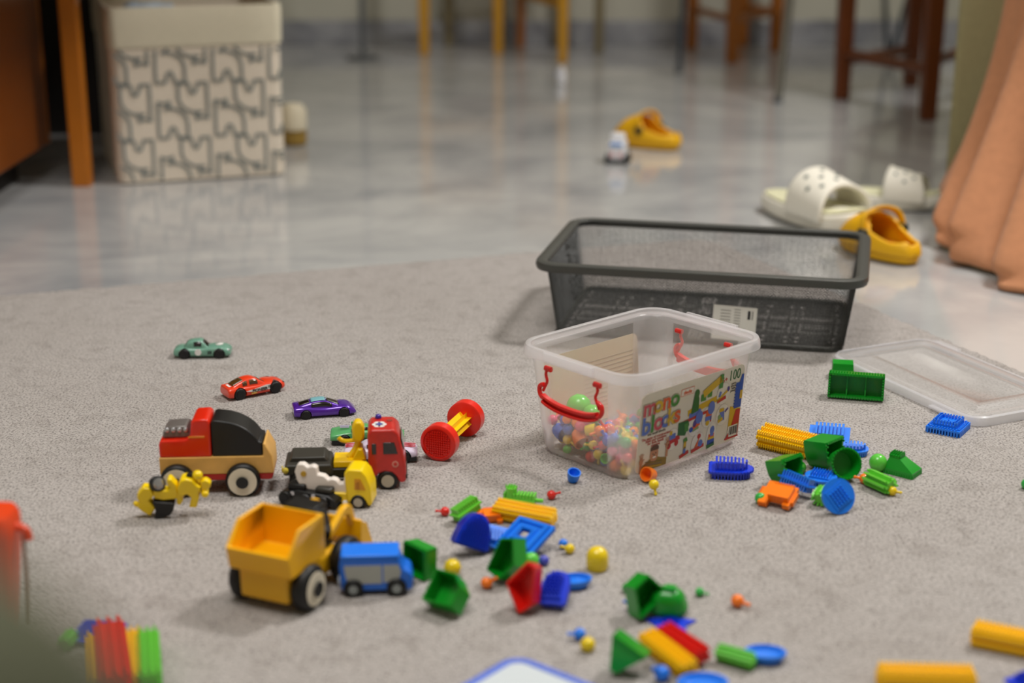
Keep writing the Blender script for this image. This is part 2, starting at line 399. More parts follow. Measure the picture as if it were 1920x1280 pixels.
def motif(ox, oz, flip):
    s = -1 if flip else 1
    body = [(-.026, .032), (-.027, 0), (-.027, -.026), (-.008, -.026)]
    leg = [(-.008+.008*(1-cos(a))*1.0, -.026+.02*sin(a)) for a in [k*pi/8 for k in range(9)]]
    arch = [(.008, -.026), (.029, -.026), (.029, .000)]+[(.029-.038*(1-cos(a)), .002+.030*sin(a)) for a in [k*pi/2/8 for k in range(9)]]+[(-.016, .03)]
    head = [(-.026, .030), (-.027, .044), (-.019, .041), (-.010, .041), (-.004, .045), (-.004, .033), (-.008, .028)]
    for path in (body, leg, arch, head):
        pp = []
        for i in range(len(path)-1):
            for k in range(4): t = k/4; pp.append((path[i][0]*(1-t)+path[i+1][0]*t, path[i][1]*(1-t)+path[i+1][1]*t))
        pp.append(path[-1])
        q = [(ox+s*x, oz+s*z) for x, z in pp]
        ok = [(x, z) for x, z in q if .004 < x < W-.003 and .006 < z < .262]
        run = []
        for x, z in q+[(9, 9)]:
            if .004 < x < W-.003 and .006 < z < .262: run.append((x, z))
            else:
                if len(run) > 1:
                    ribbon(mb, run, .0056, Matrix.Translation((0, -.0016, 0)) @ Matrix.Rotation(pi/2, 4, 'X'), 0)
                    ribbon(mb, run, .0014, Matrix.Translation((0, -.0020, 0)) @ Matrix.Rotation(pi/2, 4, 'X'), 1)
                run = []
for i in range(-1, 4):
    for j in range(-1, 4):
        motif(.110+i*px_, .222-j*pz_, False)
        motif(.0425+i*px_, .1675-j*pz_, True)
mb.build('printed_pattern', [M_ink, M_ink2], bx)
c_ = Matrix.Translation(bl) @ Matrix.Rotation(th, 4, 'Z')
o = MB().ball((0, 0, 0), .05, 16, sc=(1.1, .7, .35)).build('folded_cloth', mat('pale_blue_cloth', (170, 186, 200), .9))
o.location = c_ @ Vector((.08, .06, .325)); tag(o, 'pale blue and white cloth peeking over the rim of the patterned storage box', 'cloth')
for v in o.data.vertices: v.co.z += .006*sin(v.co.x*160)+.005*cos(v.co.y*210)
# ---------------------------------------------------------------- right: sofa and blanket
sp = G(1768, 388, FLOOR)
so = empty('sofa', 'beige fabric sofa at the right edge, mostly behind the hanging peach blanket', 'sofa', (sp.x, sp.y, FLOOR), R(-17))
M_sofa = mat('beige_sofa_fabric', (150, 142, 104), .95, noise=.06, nscale=90, bump=.2)
MB().box(.11, .45, .3, .22, .9, .58).build('armrest', M_sofa, so, bevel=.012, seg=4)
MB().box(.95, .27, .2, 1.25, 1.26, .36).build('base', M_sofa, so, bevel=.02, seg=3)
MB().box(.95, .25, .45, 1.2, 1.2, .14).build('seat_cushion', M_sofa, so, bevel=.04, seg=4)
M_peach = mat('peach_fleece', (190, 132, 94), 1.0, noise=.06, nscale=70, bump=.4, sheen=.12)
bot = [G(1778, 398, .02), G(1769, 425, .015), G(1780, 458, .005), G(1800, 482, .0), G(1850, 512, -.002), G(1925, 548, -.004), G(2040, 592, -.004), G(2200, 640, -.004)]
a = AT(1895, -10, 2.80)
top = [Vector((a.x+.05, 2.86, .50)), Vector((a.x+.015, 2.79, .50)), Vector((a.x+.0, 2.71, .50)), Vector((a.x+.02, 2.63, .50)), Vector((a.x+.05, 2.56, .50)), Vector((a.x+.09, 2.49, .50)), Vector((a.x+.15, 2.43, .50)), Vector((a.x+.22, 2.38, .50))]
B_ = catmull([tuple(v) for v in bot], 12); T_ = catmull([tuple(v) for v in top], 12)
mb = MB(); rings = []; nv = 44
for j in range(nv+1):
    t = j/nv; row = []
    for i, (b_, t2) in enumerate(zip(B_, T_)):
        u = i/(len(B_)-1); q = Vector(b_).lerp(Vector(t2), t)
        # the cloth falls steeply first and spreads towards the floor
        bow = .055*sin(pi*t)
        q.x += bow*(.9)*(1-.6*u); q.y += bow*.7
        i2 = min(i+1, len(B_)-1); i1 = max(i-1, 0); tg = Vector(B_[i2])-Vector(B_[i1]); nr = Vector((tg.y, -tg.x, 0)).normalized()
        amp = .028*(1-t)**.6+.009; ph = u*30+1.0*sin(t*3)
        q += nr*amp*(sin(ph)+.35*sin(1.9*ph+1.3))*(.5 if t < .05 else 1)
        q.z += .012*sin(u*17)*(1-t)*(1 if j else 0)
        if j == 0 or t < .05: q.z = max(q.z, -.006)
        row.append(tuple(q))
    rings.append(row)
for dx, dy, dz in ((.02, .05, .07), (.05, .12, .105), (.09, .22, .112), (.12, .32, .112)):
    rings.append([(x+dx, y+dy, z+dz) for x, y, z in rings[nv]])
mb.loft(rings, cap=(0, 0), closed=False)
o = mb.build('blanket', M_peach, sub=1, solid=.012)
tag(o, 'thick peach fleece blanket hanging in folds over the sofa arm down to the floor', 'blanket')
# ---------------------------------------------------------------- small far things
M_white = mat('white_plastic', (232, 232, 236), .35)
M_lblue = mat('light_blue_plastic', (90, 150, 220), .35)
M_tyre = mat('black_rubber', (14, 13, 13), .55)
c = empty('toy_car', 'small white toy car with a blue stripe in front of the far yellow clog', 'toy car')
MB().box(0, 0, .030, .042, .040, .046).build('body', M_white, c, bevel=.006, seg=3)
MB().box(0, .002, .060, .034, .030, .020).build('cabin', M_white, c, bevel=.007, seg=3)
MB().box(0, -.0204, .046, .030, .002, .009).build('window', M_lblue, c, bevel=.001)
for x in (-.010, .010): MB().box(x, -.0204, .022, .008, .001, .012).build('stripe_print', mat('pale_red_stripe', (222, 168, 170), .4), c)
MB().box(0, 0, .007, .052, .046, .008).build('bumper', mat('dark_grey_plastic', (50, 54, 56), .4), c, bevel=.003)
for x in (-.022, .024):
    for y in (-.018, .018):
        MB().cyl((x-.004, y, .011), (x+.004, y, .011), .011).build('wheel', M_tyre, c)
fit(c, 1131, 249, 1186, 306, (0, 0, R(-14)), FLOOR, 'a')
c = empty('toy_bottle', 'small white toy bottle with a blue side near the yellow chair leg', 'toy bottle')
MB().lathe([(.012, 0), (.016, .003), (.016, .04), (.010, .052), (.010, .06), (.004, .062)]).build('bottle', M_white, c)
MB().box(-.015, 0, .036, .006, .014, .012).build('label', mat('blue_print', (70, 96, 190), .4), c, bevel=.002)
fit(c, 1034, 124, 1070, 158, (0, 0, 0), FLOOR, 'h')
c = empty('jar', 'small cream jar with an ochre base half hidden behind the storage box', 'jar')
MB().lathe([(.02, .03), (.027, .034), (.028, .07), (.02, .085), (.006, .088)]).build('lid', mat('cream_plastic', (215, 205, 180), .5), c)
MB().lathe([(.018, 0), (.026, .004), (.027, .03), (.01, .031)]).build('base', mat('ochre', (150, 120, 50), .5), c)
fit(c, 526, 192, 574, 274, (0, 0, 0), FLOOR, 'h')
# ---------------------------------------------------------------- footwear
def foot_outline(t, L_=1.0, W_=.38):
    """t 0..1 around; x 0 heel .. L toe"""
    a = 2*pi*t; x = .5-.5*cos(a); s = sin(a)
    w = W_/2*(.80+.20*sin((x-.1)*pi*.95))*(abs(s)**.62)
    if x > .6: w *= 1+.10*(x-.6)
    return (x*L_, w*(1 if s >= 0 else -1))
def sole(mb, L_, W_, z0, z1, n=48, off=0, mi=0, toe_up=.0):
    o = [foot_outline(i/n, 1, W_/L_) for i in range(n)]
    def rg(sc, z): return [((x-.5)*L_*sc+.5*L_, y*L_*sc, z+toe_up*max(0, x-.75)**2*8) for x, y in o]
    mb.loft([rg(.96+off, z0), rg(1+off, z0+(z1-z0)*.25), rg(1+off, z1-(z1-z0)*.15), rg(.975+off, z1)], mi=mi)
M_crocw = mat('white_foam', (236, 232, 218), .55)
M_bed = mat('pale_yellow_foam', (222, 220, 184), .6, noise=.1, nscale=120)
M_hole = mat('grey_hole', (112, 122, 118), .7)
def slide(label, rot, box):
    r = empty('slide_sandal', label, 'sandal', group=None)
    L_ = .26; W_ = .105
    mb = MB(); sole(mb, L_, W_, 0, .034, toe_up=.02); mb.build('sole', M_crocw, r, sub=1)
    mb = MB(); sole(mb, L_*.93, W_*.9, .032, .036, toe_up=.02)
    o = mb.build('footbed', M_bed, r); o.location.x = .009
    mb = MB(); rings = []; ns = 12; nu = 22
    grid = []
    for i in range(ns+1):
        u = i/ns; x = .118+.108*u; row = []
        hw = W_/2*1.03; hz = .094-.018*u
        for j in range(nu+1):
            a = pi*j/nu; y = -hw*cos(a)*(1 if True else 1); z = .020+(hz-.020)*abs(sin(a))**.75
            xx = x+.030*(abs(sin(a))**2)*(u-.35)*(-1)+.012*(1-abs(sin(a)))*(.5-u)
            row.append((xx, y, z))
        grid.append(row)
    mb.loft(grid, cap=(0, 0), closed=False); mb.build('strap', M_crocw, r, solid=.008, sub=1)
    for (ui, ji) in ((3, 7), (3, 11), (3, 15), (6, 5), (6, 9), (6, 13), (6, 17), (9, 7), (9, 11), (9, 15)):
        p = Vector(grid[ui][ji]); q1 = Vector(grid[ui+1][ji])-Vector(grid[ui-1][ji]); q2 = Vector(grid[ui][ji+1])-Vector(grid[ui][ji-1])
        n = q1.cross(q2).normalized(); n = n if n.z > 0 else -n
        MB().cyl(p+n*.003, p+n*.0052, .0042, n=8).build('vent_hole', M_hole, r)
    return fit(r, *box, rot=rot, z0=FLOOR, mode='w')
slide('white slide sandal with round vent holes, the nearer one, toe opening facing the yellow clog', (0, 0, YAW((1440, 372), (1592, 420))), (1426, 321, 1636, 432))
slide('white slide sandal lying behind the other one, its toe touching the peach blanket', (0, 0, YAW((1570, 372), (1760, 384))-.05), (1560, 308, 1772, 402))
M_crocy = mat('yellow_foam', (240, 182, 8), .5)
M_riv = mat('dark_green_rivet', (26, 36, 24), .4)
M_crocin = mat('orange_foam_lining', (206, 128, 10), .6)
def clog(label, rot, box, mode='w'):
    r = empty('clog', label, 'clog')
    L_ = .15; W_ = .068
    mb = MB(); sole(mb, L_, W_, 0, .018, toe_up=.006); mb.build('sole', M_crocy, r, sub=1)
    mb = MB(); ns = 26; nu = 28; rows = []
    def hgt(x):
        if x < .06: return .036*sqrt(max(0, x/.06))*.6+.0145
        if x < .50: return .036+.026*((x-.06)/.44)**1.6
        return .062*(max(0, 1-((x-.50)/.5)**2.3))**.55+.0
    for i in range(ns+1):
        u = i/ns; x, w = foot_outline(u*.5, 1, W_/L_)
        hw = max(abs(w)*L_*1.01, .0012); top = max(.0125, hgt(x)); row = []
        for j in range(nu+1):
            a = pi*j/nu
            row.append((x*L_, -hw*cos(a), .012+(top-.012)*abs(sin(a))**.62))
        rows.append(row)
    vs = [p for rw in rows for p in rw]; fs = []
    for i in range(ns):
        xm = (rows[i][0][0]+rows[i+1][0][0])/2/L_
        for j in range(nu):
            am = abs((j+.5)/nu-.5)*2
            if .03 < xm < .56 and am < .60*sqrt(max(0, 1-((xm-.30)/.27)**2))+.06: continue
            fs.append((i*(nu+1)+j, i*(nu+1)+j+1, (i+1)*(nu+1)+j+1, (i+1)*(nu+1)+j))
    mb.add(vs, fs); mb.build('upper', M_crocy, r, solid=.006, sub=1)
    mb = MB(); sole(mb, L_*.9, W_*.84, .014, .019, toe_up=.006); o = mb.build('footbed', M_crocin, r); o.location.x = .008
    P_ = catmull([(.070, -.0365, .036), (.073, -.036, .050), (.078, -.026, .064), (.080, 0, .070), (.078, .026, .064), (.073, .036, .050), (.070, .0365, .036)], 5)
    mb = MB(); mb.loft([[(x-.006, y, z+.002), (x-.005, y*1.07, z+.005), (x+.006, y*1.07, z-.001), (x+.005, y, z-.004)] for x, y, z in P_])
    mb.build('heel_strap', M_crocy, r, bevel=.001)
    for s_ in (-1, 1): MB().cyl((.070, s_*.033, .038), (.070, s_*.0435, .038), .0076, n=14).build('rivet', M_riv, r, bevel=.001)
    for x, y in ((.105, -.012), (.105, .012), (.120, 0)):
        MB().cyl((x, y, hgt(x/L_)-.006), (x, y, hgt(x/L_)+.0022-abs(y)*.1), .0035, n=8).build('vent_hole', M_hole2, r)
    return fit(r, *box, rot=rot, z0=FLOOR, mode=mode)
M_hole2 = mat('dark_vent', (120, 80, 10), .8)
clog('small yellow clog with black rivets behind the right corner of the mesh basket', (0, 0, YAW((1590, 440), (1712, 478))+pi), (1573, 392, 1724, 491))
clog('small yellow clog lying far back on the marble beside the white toy car', (0, 0, YAW((1165, 262), (1265, 275))+pi), (1150, 209, 1276, 279))
# ================================================================ mesh basket, bin, lid
def rect_from(px4, z):
    """four photographed corners (left, far, right, near) at height z -> centre, long side, short side, turn"""
    Lp, Fp, Rp, Np = [G(x, y, z) for x, y in px4]
    c = (Lp+Fp+Rp+Np)/4
    e1 = ((Rp-Np)+(Fp-Lp))/2; e2 = ((Lp-Np)+(Fp-Rp))/2
    a1 = atan2(e1.y, e1.x); a2 = atan2(e2.y, e2.x)-pi/2
    return c, e1.length, e2.length, (a1+a2)/2
M_wire = mat('dark_grey_wire', (70, 71, 70), .42, metal=.35)
M_rim = mat('dark_grey_rim', (74, 75, 72), .38, metal=.2)
HB = .103
c, LW, LD, a = rect_from([(1072, 402), (1622, 436), (1635, 532), (1008, 492)], HB)
print('basket', c, LW, LD, math.degrees(a))
bk = empty('mesh_basket', 'large open rectangular basket of dark grey metal mesh with a rounded rim', 'basket', (c.x, c.y, 0), a)
LW -= .004; LD -= .004
def bq(s, t, z, inset=0):
    """outline point at height fraction t, run s 0..1 around"""
    k = t; w = (LW-.022) - .036*(1-k); d = (LD-.022) - .036*(1-k)
    return rrect(w, d, .022, 6)
mb = MB(); pit = .0047
outb = rrect(LW-.044, LD-.044, .024, 8); outt = rrect(LW-.018, LD-.018, .028, 8)
# resample both outlines at equal fractions
def resample(o, n):
    P = [Vector(p) for p in o]; seg = [(P[(i+1) % len(P)]-P[i]).length for i in range(len(P))]; tot = sum(seg); out = []; i = 0; acc = 0
    for k in range(n):
        s = tot*k/n
        while acc+seg[i] < s: acc += seg[i]; i += 1
        out.append(P[i].lerp(P[(i+1) % len(P)], (s-acc)/seg[i]))
    return out
per = 2*(LW+LD); nn = int(per/pit); nn += nn % 2; nz = int(HB/(pit*.86)); nz += nz % 2
ob, ot = resample(outb, 2*nn), resample(outt, 2*nn)
def wp(i, j):
    t = j/(2*nz); p = ob[i % (2*nn)].lerp(ot[i % (2*nn)], t); return (p.x, p.y, .004+t*(HB-.008))
idx = {}; vs = []; fs = []
def vid(key, f):
    if key not in idx: idx[key] = len(vs); vs.append(f(*key))
    return idx[key]
for j in range(0, 2*nz+1):
    for i in range(0, 2*nn):
        if (i+j) % 2 == 1:
            ks = [((i-1) % (2*nn), j), (i, j-1), ((i+1) % (2*nn), j), (i, j+1)]
            ks = [k for k in ks if 0 <= k[1] <= 2*nz]
            if i % 2 == 0 or True:
                if len(ks) >= 3 and (j % 2 == 0): fs.append([vid(k, wp) for k in ks])
mb.add(vs, fs)
w1 = mb.build('mesh_wall', M_wire, bk, smooth=False)
q = w1.modifiers.new('w', 'WIREFRAME'); q.thickness = .0010; q.use_even_offset = False; q.use_boundary = True
mb = MB(); idx.clear(); vs = []; fs = []
BW, BD = LW-.046, LD-.046; nx, ny = int(BW/pit), int(BD/pit)
fl = lambda i, j: (-BW/2+BW*i/(2*nx), -BD/2+BD*j/(2*ny), .004)
for j in range(1, 2*ny, 2):
    for i in range(0, 2*nx+1, 2):
        ks = [(i-1, j), (i, j-1), (i+1, j), (i, j+1)]; ks = [k for k in ks if 0 <= k[0] <= 2*nx]
        if len(ks) >= 3: fs.append([vid(k, fl) for k in ks])
mb.add(vs, fs); w2 = mb.build('mesh_bottom', M_wire, bk, smooth=False)
q = w2.modifiers.new('w', 'WIREFRAME'); q.thickness = .0010; q.use_even_offset = False; q.use_boundary = True
def rr_rings(mb, prof, w, d, r, n=10, M=None, mi=0, cap=(0, 0)):
    """prof: (offset outwards, z)"""
    mb.loft([[(x, y, z) for x, y in rrect(w+2*o, d+2*o, max(.001, r+o), n)] for o, z in prof], M, mi, cap)
mb = MB(); rr_rings(mb, [(-.010, HB-.007), (-.012, HB-.002), (-.009, HB), (-.003, HB+.0005), (.003, HB-.001), (.0045, HB-.006), (.003, HB-.011), (-.001, HB-.012), (-.010, HB-.010), (-.010, HB-.007)], LW, LD, .032)
mb.build('rim', M_rim, bk)
mb = MB(); rr_rings(mb, [(-.003, .0), (0, .002), (0, .006), (-.004, .007), (-.006, .003), (-.003, .0)], LW-.044, LD-.044, .024)
mb.build('bottom_frame', M_rim, bk)
# paper card on the near wall
M_card = mat('white_card', (214, 212, 204), .7); M_cardink = mat('card_print', (120, 120, 116), .7); M_black = mat('black_print', (30, 30, 32), .6)
pl = Matrix.Rotation(-a, 4, 'Z') @ (G(1379, 606, .03)-Vector((c.x, c.y, 0)))
Mc = Matrix.Translation((pl.x, -LD/2+.0085, .036)) @ Matrix.Rotation(R(-9), 4, 'X') @ Matrix.Rotation(R(2), 4, 'Y')
mb = MB(); mb.box(0, 0, 0, .056, .0006, .044, Mc)
for k in range(7): mb.box(-.012-.0, -.0005, .016-k*.004, .013, .0004, .0008, Mc, 1)
for k in range(9): mb.box(.003, -.0005, .018-k*.0036, .008, .0004, .0007, Mc, 1)
mb.box(.018, -.0005, .012, .0035, .0004, .011, Mc, 2); mb.box(.0225, -.0005, .012, .001, .0004, .011, Mc, 2)
mb.build('paper_card', [M_card, M_cardink, M_black], bk)
# ---------------------------------------------------------------- translucent bin
HR = .121
c, BL, BWd, ab = rect_from([(968, 641), (1224, 566), (1440, 630), (1184, 712)], HR)
print('bin', c, BL, BWd, math.degrees(ab))
M_pp = cloudy('cloudy_plastic', (250, 249, 250), .60, refr=.25, rrough=.22)
M_clear = cloudy('clear_plastic', (250, 248, 244), .84)
M_rimp = cloudy('rim_plastic', (250, 249, 252), .48, refr=.2)
bn = empty('plastic_bin', 'open cloudy plastic bin with red handles and a printed label, half full of coloured beads', 'storage bin', (c.x, c.y, 0), ab)
L0, W0 = BL-.014, BWd-.014        # outside of the wall at the top
ex = [.06, .3, .5, .7, .94]
zs = [(0, -.0165, .020), (.0015, -.0135, .022), (.008, -.0105, .024), (.056, -.006, .024), (.090, -.003, .024), (.108, -.0012, .024), (HR-.006, 0, .024)]
outer = [[(x, y, z) for x, y in rrect(L0+2*o, W0+2*o, r, 7, ex)] for z, o, r in zs]
mb = MB(); n = len(outer[0]); mb.loft(outer, cap=(1, 0))
per_side = 8+len(ex)
for fi, f in enumerate(mb.f):
    if len(f) == 4:
        lev = fi//n; j = fi % n; jj = j % per_side
        if 8 <= jj <= 11 and 2 <= lev <= 4: mb.m[fi] = 1
    else: mb.m[fi] = 1
mb.build('bin_body', [M_pp, M_clear], bn, ang=60, solid=.0012)
mb = MB(); rr_rings(mb, [(0, HR-.007), (.0055, HR-.0055), (.0066, HR-.0075), (.0072, HR-.011), (.0084, HR-.011), (.0076, HR-.003), (.006, HR-.0006), (.003, HR), (.0005, HR-.001), (-.0008, HR-.006), (0, HR-.007)], L0, W0, .024)
for s in (-1, 1):          # reinforced flange where the lid clips in
    mb.box(s*(L0/2+.0095), 0, HR-.005, .003, W0*.46, .010)
mb.build('rim', M_rimp, bn)
M_red = plastic('red_handle_plastic', (222, 30, 26), .3)
def handle(sx):
    x = sx*(L0/2-.0005); mb = MB(); dz = .017; Q = lambda L: [(a_, b_+.003*(1 if sx < 0 else 0), c_+dz) for a_, b_, c_ in L]
    for s in (-1, 1):
        mb.cyl((x, s*.036-.0045+.003, .083+dz), (x, s*.036+.0045+.003, .083+dz), .0030, n=12)
        mb.tube(catmull(Q([(x+sx*.001, s*.0365, .083), (x+sx*.0015, s*.038, .077), (x+sx*.002, s*.0355, .070), (x+sx*.002, s*.039, .063), (x+sx*.002, s*.0415, .058)]), 4), .0017, 8)
        mb.tube(catmull(Q([(x+sx*.003, s*.039, .066), (x+sx*.003, s*.045, .063), (x+sx*.003, s*.046, .057), (x+sx*.003, s*.043, .052), (x+sx*.003, s*.038, .050)]), 4), .0026, 8)
    pts = catmull([(-.040, .051), (-.033, .0485), (-.020, .0458), (0, .0448), (.020, .0458), (.033, .0485), (.040, .051)], 4)
    for o, h, w in ((.0034, .0014, .0040), (-.0034, .0014, .0040)):
        mb.loft([[(x+sx*.001, y+.003, z+dz+o-h), (x+sx*.001, y+.003, z+dz+o+h), (x+sx*(.001+w*1.5), y+.003, z+dz+o+h), (x+sx*(.001+w*1.5), y+.003, z+dz+o-h)] for y, z in pts])
    mb.loft([[(x+sx*.001, y+.003, z+dz-.003), (x+sx*.001, y+.003, z+dz+.003), (x+sx*.003, y+.003, z+dz+.003), (x+sx*.003, y+.003, z+dz-.003)] for y, z in pts])
    return mb.build('handle', M_red, bn, bevel=.0004)
handle(-1); handle(1)
# ---- labels on the two long sides
M_lab = mat('label_cream', (232, 224, 208), .45)
M_labback = mat('label_back', (238, 226, 200), .7)
def tilt_face(sy):
    """matrix of the long side: x along, y up the face, z outwards"""
    p0 = Vector((0, sy*(W0/2-.0105), .008)); p1 = Vector((0, sy*(W0/2-.003), .090))
    up = (p1-p0).normalized(); out = Vector((0, sy, 0)); out = (out - up*out.dot(up)).normalized(); xx = up.cross(out)
    M = Matrix((xx, up, out)).transposed().to_4x4(); M.translation = p0 + out*.0012
    return M
pal = {'or': (226, 96, 40), 'red': (196, 44, 34), 'ye': (216, 176, 30), 'gr': (70, 140, 50), 'dg': (36, 104, 40), 'bl': (92, 120, 200), 'db': (30, 78, 180), 'pk': (206, 84, 96), 'w': (238, 232, 220), 'tx': (120, 108, 96), 'rt': (190, 90, 80), 'olive': (110, 96, 40), 'skin': (196, 140, 104), 'hair': (96, 66, 44), 'shirt': (150, 120, 40), 'bk': (40, 38, 36), 'lg': (140, 170, 110), 'pu': (84, 64, 150), 'ln': (208, 196, 182)}
PM = {k: mat('print_'+{'or': 'orange', 'ye': 'yellow', 'gr': 'green', 'dg': 'dark_green', 'bl': 'pale_blue', 'db': 'blue', 'pk': 'pink', 'w': 'white', 'tx': 'grey_text', 'rt': 'red_text', 'bk': 'black', 'lg': 'light_green', 'pu': 'purple', 'ln': 'outline'}.get(k, k), v, .5) for k, v in pal.items()}
keys = list(PM); PMl = [PM[k] for k in keys]; ki = {k: i for i, k in enumerate(keys)}
Mf = tilt_face(-1)
LX0, LX1, LY0, LY1 = -BL*.5+.026, BL*.5-.032, .000, .088
def lrect(w, h, r, n=5): return rrect(w, h, r, n)
mb = MB(); mb.prism([(x+(LX0+LX1)/2, y+(LY0+LY1)/2) for x, y in rrect(LX1-LX0, LY1-LY0, .008)], -.0001, .0003, Mf)
lab = mb.build('label', M_lab, bn)
Mb_ = tilt_face(1); mb = MB(); mb.prism([(x*.92, y+(LY0+LY1)/2) for x, y in rrect(LX1-LX0, LY1-LY0, .008)], -.0001, .0003, Mb_)
for k in range(13): mb.box(-.03, .012+k*.0048, -.0003, .085, .0005, .0002, Mb_, 1)
mb.build('label', [M_labback, PM['ln']], bn)
mb = MB(); LWd, LHt = LX1-LX0, LY1-LY0
def P(u, v, z=.0005): return Mf @ Matrix.Translation((LX0+u*LWd, LY1-v*LHt, z))
def disc(u, v, rx, ry, c_, z=.0005, rot=0, n=20): mb.add([(rx*cos(2*pi*k/n), ry*sin(2*pi*k/n), 0) for k in range(n)], [tuple(range(n))], P(u, v, z) @ Matrix.Rotation(rot, 4, 'Z'), ki[c_])
def bar(u, v, w, h, c_, rot=0, z=.0005): mb.add([(-w/2, -h/2, 0), (w/2, -h/2, 0), (w/2, h/2, 0), (-w/2, h/2, 0)], [(0, 1, 2, 3)], P(u, v, z) @ Matrix.Rotation(R(rot), 4, 'Z'), ki[c_])
def poly(u, v, pts, c_, z=.0005): mb.add([(x, y, 0) for x, y in pts], [tuple(range(len(pts)))], P(u, v, z), ki[c_])
def word(s, u, v, size, cs, step, rise=0):
    for i, ch in enumerate(s):
        M = P(u+i*step, v-i*rise, .0006)
        text_mesh(mb, ch, size, M, ki['olive'], .00005, 1, .0015)
        text_mesh(mb, ch, size, M @ Matrix.Translation((0, 0, .0002)), ki['w'], .00005, 1, .0011)
        text_mesh(mb, ch, size, M @ Matrix.Translation((0, 0, .0004)), ki[cs[i]], .00005, 1, .0007)
word('mono', .082, .185, .026, ['pk', 'ye', 'or', 'gr'], .078, .006)
word('blocks', .062, .415, .027, ['bl', 'gr', 'pk', 'bl', 'ye', 'or'], .058, .006)
text_mesh(mb, 'the small blocks', .0042, P(.17, .53), ki['tx'])
for k, (w_, s) in enumerate(((.036, 'The game of construction'), (.03, 'build and combine'), (.02, 'for little hands'), (.016, 'creative'))):
    text_mesh(mb, s, .0042, P(.17, .58+k*.035), ki['rt'])
poly(.43, .13, [(-.010, -.004), (.010, -.004), (.011, .004), (-.009, .004)], 'or'); poly(.43, .13, [(-.0094, -.0034), (.0094, -.0034), (.0104, .0034), (-.0084, .0034)], 'w', .0006)
text_mesh(mb, 'dede', .0065, P(.435, .135, .0008), ki['or'])
text_mesh(mb, '100', .0165, P(.90, .115), ki['dg'], .0001, .78, .0001)
text_mesh(mb, '36+', .008, P(.79, .14), ki['red'])
for k in range(4): text_mesh(mb, ('parts', 'pieces', 'teile', 'piezas')[k], .0036, P(.90, .22+k*.032), ki['tx'])
# crane vehicle picture
bar(.60, .39, .046, .007, 'ye', 8); bar(.565, .50, .05, .0035, 'red', 6, .0007); bar(.53, .455, .018, .006, 'bl', 8, .0007)
disc(.575, .52, .0055, .0075, 'bl', .001); disc(.69, .45, .0055, .0075, 'bl', .001)
poly(.525, .36, [(-.006, -.008), (.006, -.006), (.005, .008), (.002, .015), (-.003, .013)], 'dg', .0008); disc(.53, .20, .0038, .005, 'dg', .0009)
bar(.60, .28, .008, .008, 'gr', 0, .0008); bar(.66, .26, .007, .007, 'gr', 0, .0008)
bar(.68, .17, .030, .0085, 'ye', 24, .001); bar(.765, .14, .006, .016, 'gr', 0, .001)
poly(.425, .59, [(-.008, -.007), (.004, -.010), (.009, .001), (.007, .007), (-.008, .007)], 'dg', .0009); bar(.455, .60, .006, .010, 'gr', 10, .0011)
# round pictures of small models
def circ(u, v, ry=.0125, rx=.0105):
    disc(u, v, rx+.0002, ry+.0002, 'ln', .0005); disc(u, v, rx-.0002, ry-.0002, 'w', .0006)
for u, v in ((.33, .70), (.54, .615), (.59, .87), (.67, .56), (.80, .315), (.815, .60)): circ(u, v)
disc(.72, .835, .008, .017, 'ln', .0005); disc(.72, .835, .0077, .0167, 'w', .0006)
bar(.34, .71, .019, .006, 'red', 10, .0008); bar(.325, .66, .010, .006, 'bl', 5, .0009); bar(.31, .61, .004, .005, 'ye', 0, .0009); disc(.30, .77, .003, .0035, 'red', .001); disc(.37, .76, .003, .0035, 'red', .001)
bar(.54, .63, .016, .004, 'or', 18, .0009); disc(.54, .58, .003, .005, 'pu', .0009, -.4); disc(.505, .655, .003, .003, 'db', .001); bar(.55, .665, .010, .003, 'lg', 12, .0008)
bar(.59, .935, .020, .0042, 'red', 10, .0009); poly(.575, .86, [(-.003, -.005), (.002, -.004), (.004, .006)], 'or', .0009); disc(.595, .78, .0028, .003, 'red', .0009); disc(.615, .88, .0035, .004, 'bl', .001)
poly(.67, .53, [(-.005, -.004), (.005, -.003), (.005, .009), (.001, .003), (-.004, .006)], 'or', .0009); bar(.67, .58, .010, .005, 'bl', 0, .001); disc(.665, .64, .003, .003, 'ye', .001); bar(.695, .60, .002, .006, 'red', 0, .001)
bar(.80, .33, .022, .003, 'ye', 30, .0009); bar(.785, .385, .014, .004, 'red', 12, .0009); disc(.845, .27, .002, .003, 'pu', .001); bar(.765, .31, .003, .006, 'bl', -20, .001)
bar(.81, .60, .007, .014, 'bl', 8, .0009); bar(.80, .53, .007, .004, 'ye', 0, .001); bar(.795, .66, .008, .004, 'ye', 20, .001); bar(.85, .55, .006, .002, 'pu', 40, .001); disc(.785, .62, .0025, .003, 'lg', .001)
disc(.725, .76, .0035, .005, 'bl', .0008); bar(.72, .84, .009, .006, 'or', 0, .0008); bar(.72, .865, .010, .003, 'ye', 0, .0009); bar(.72, .91, .011, .006, 'db', 0, .0009); bar(.72, .955, .012, .005, 'dg', 10, .0009); bar(.725, .79, .005, .008, 'bl', 0, .0009)
bar(.46, .955, .014, .004, 'red', 14, .0009); bar(.46, .90, .0035, .008, 'bl', 0, .0009); bar(.46, .83, .004, .009, 'ye', 0, .0009); bar(.46, .77, .006, .005, 'gr', 20, .0009)
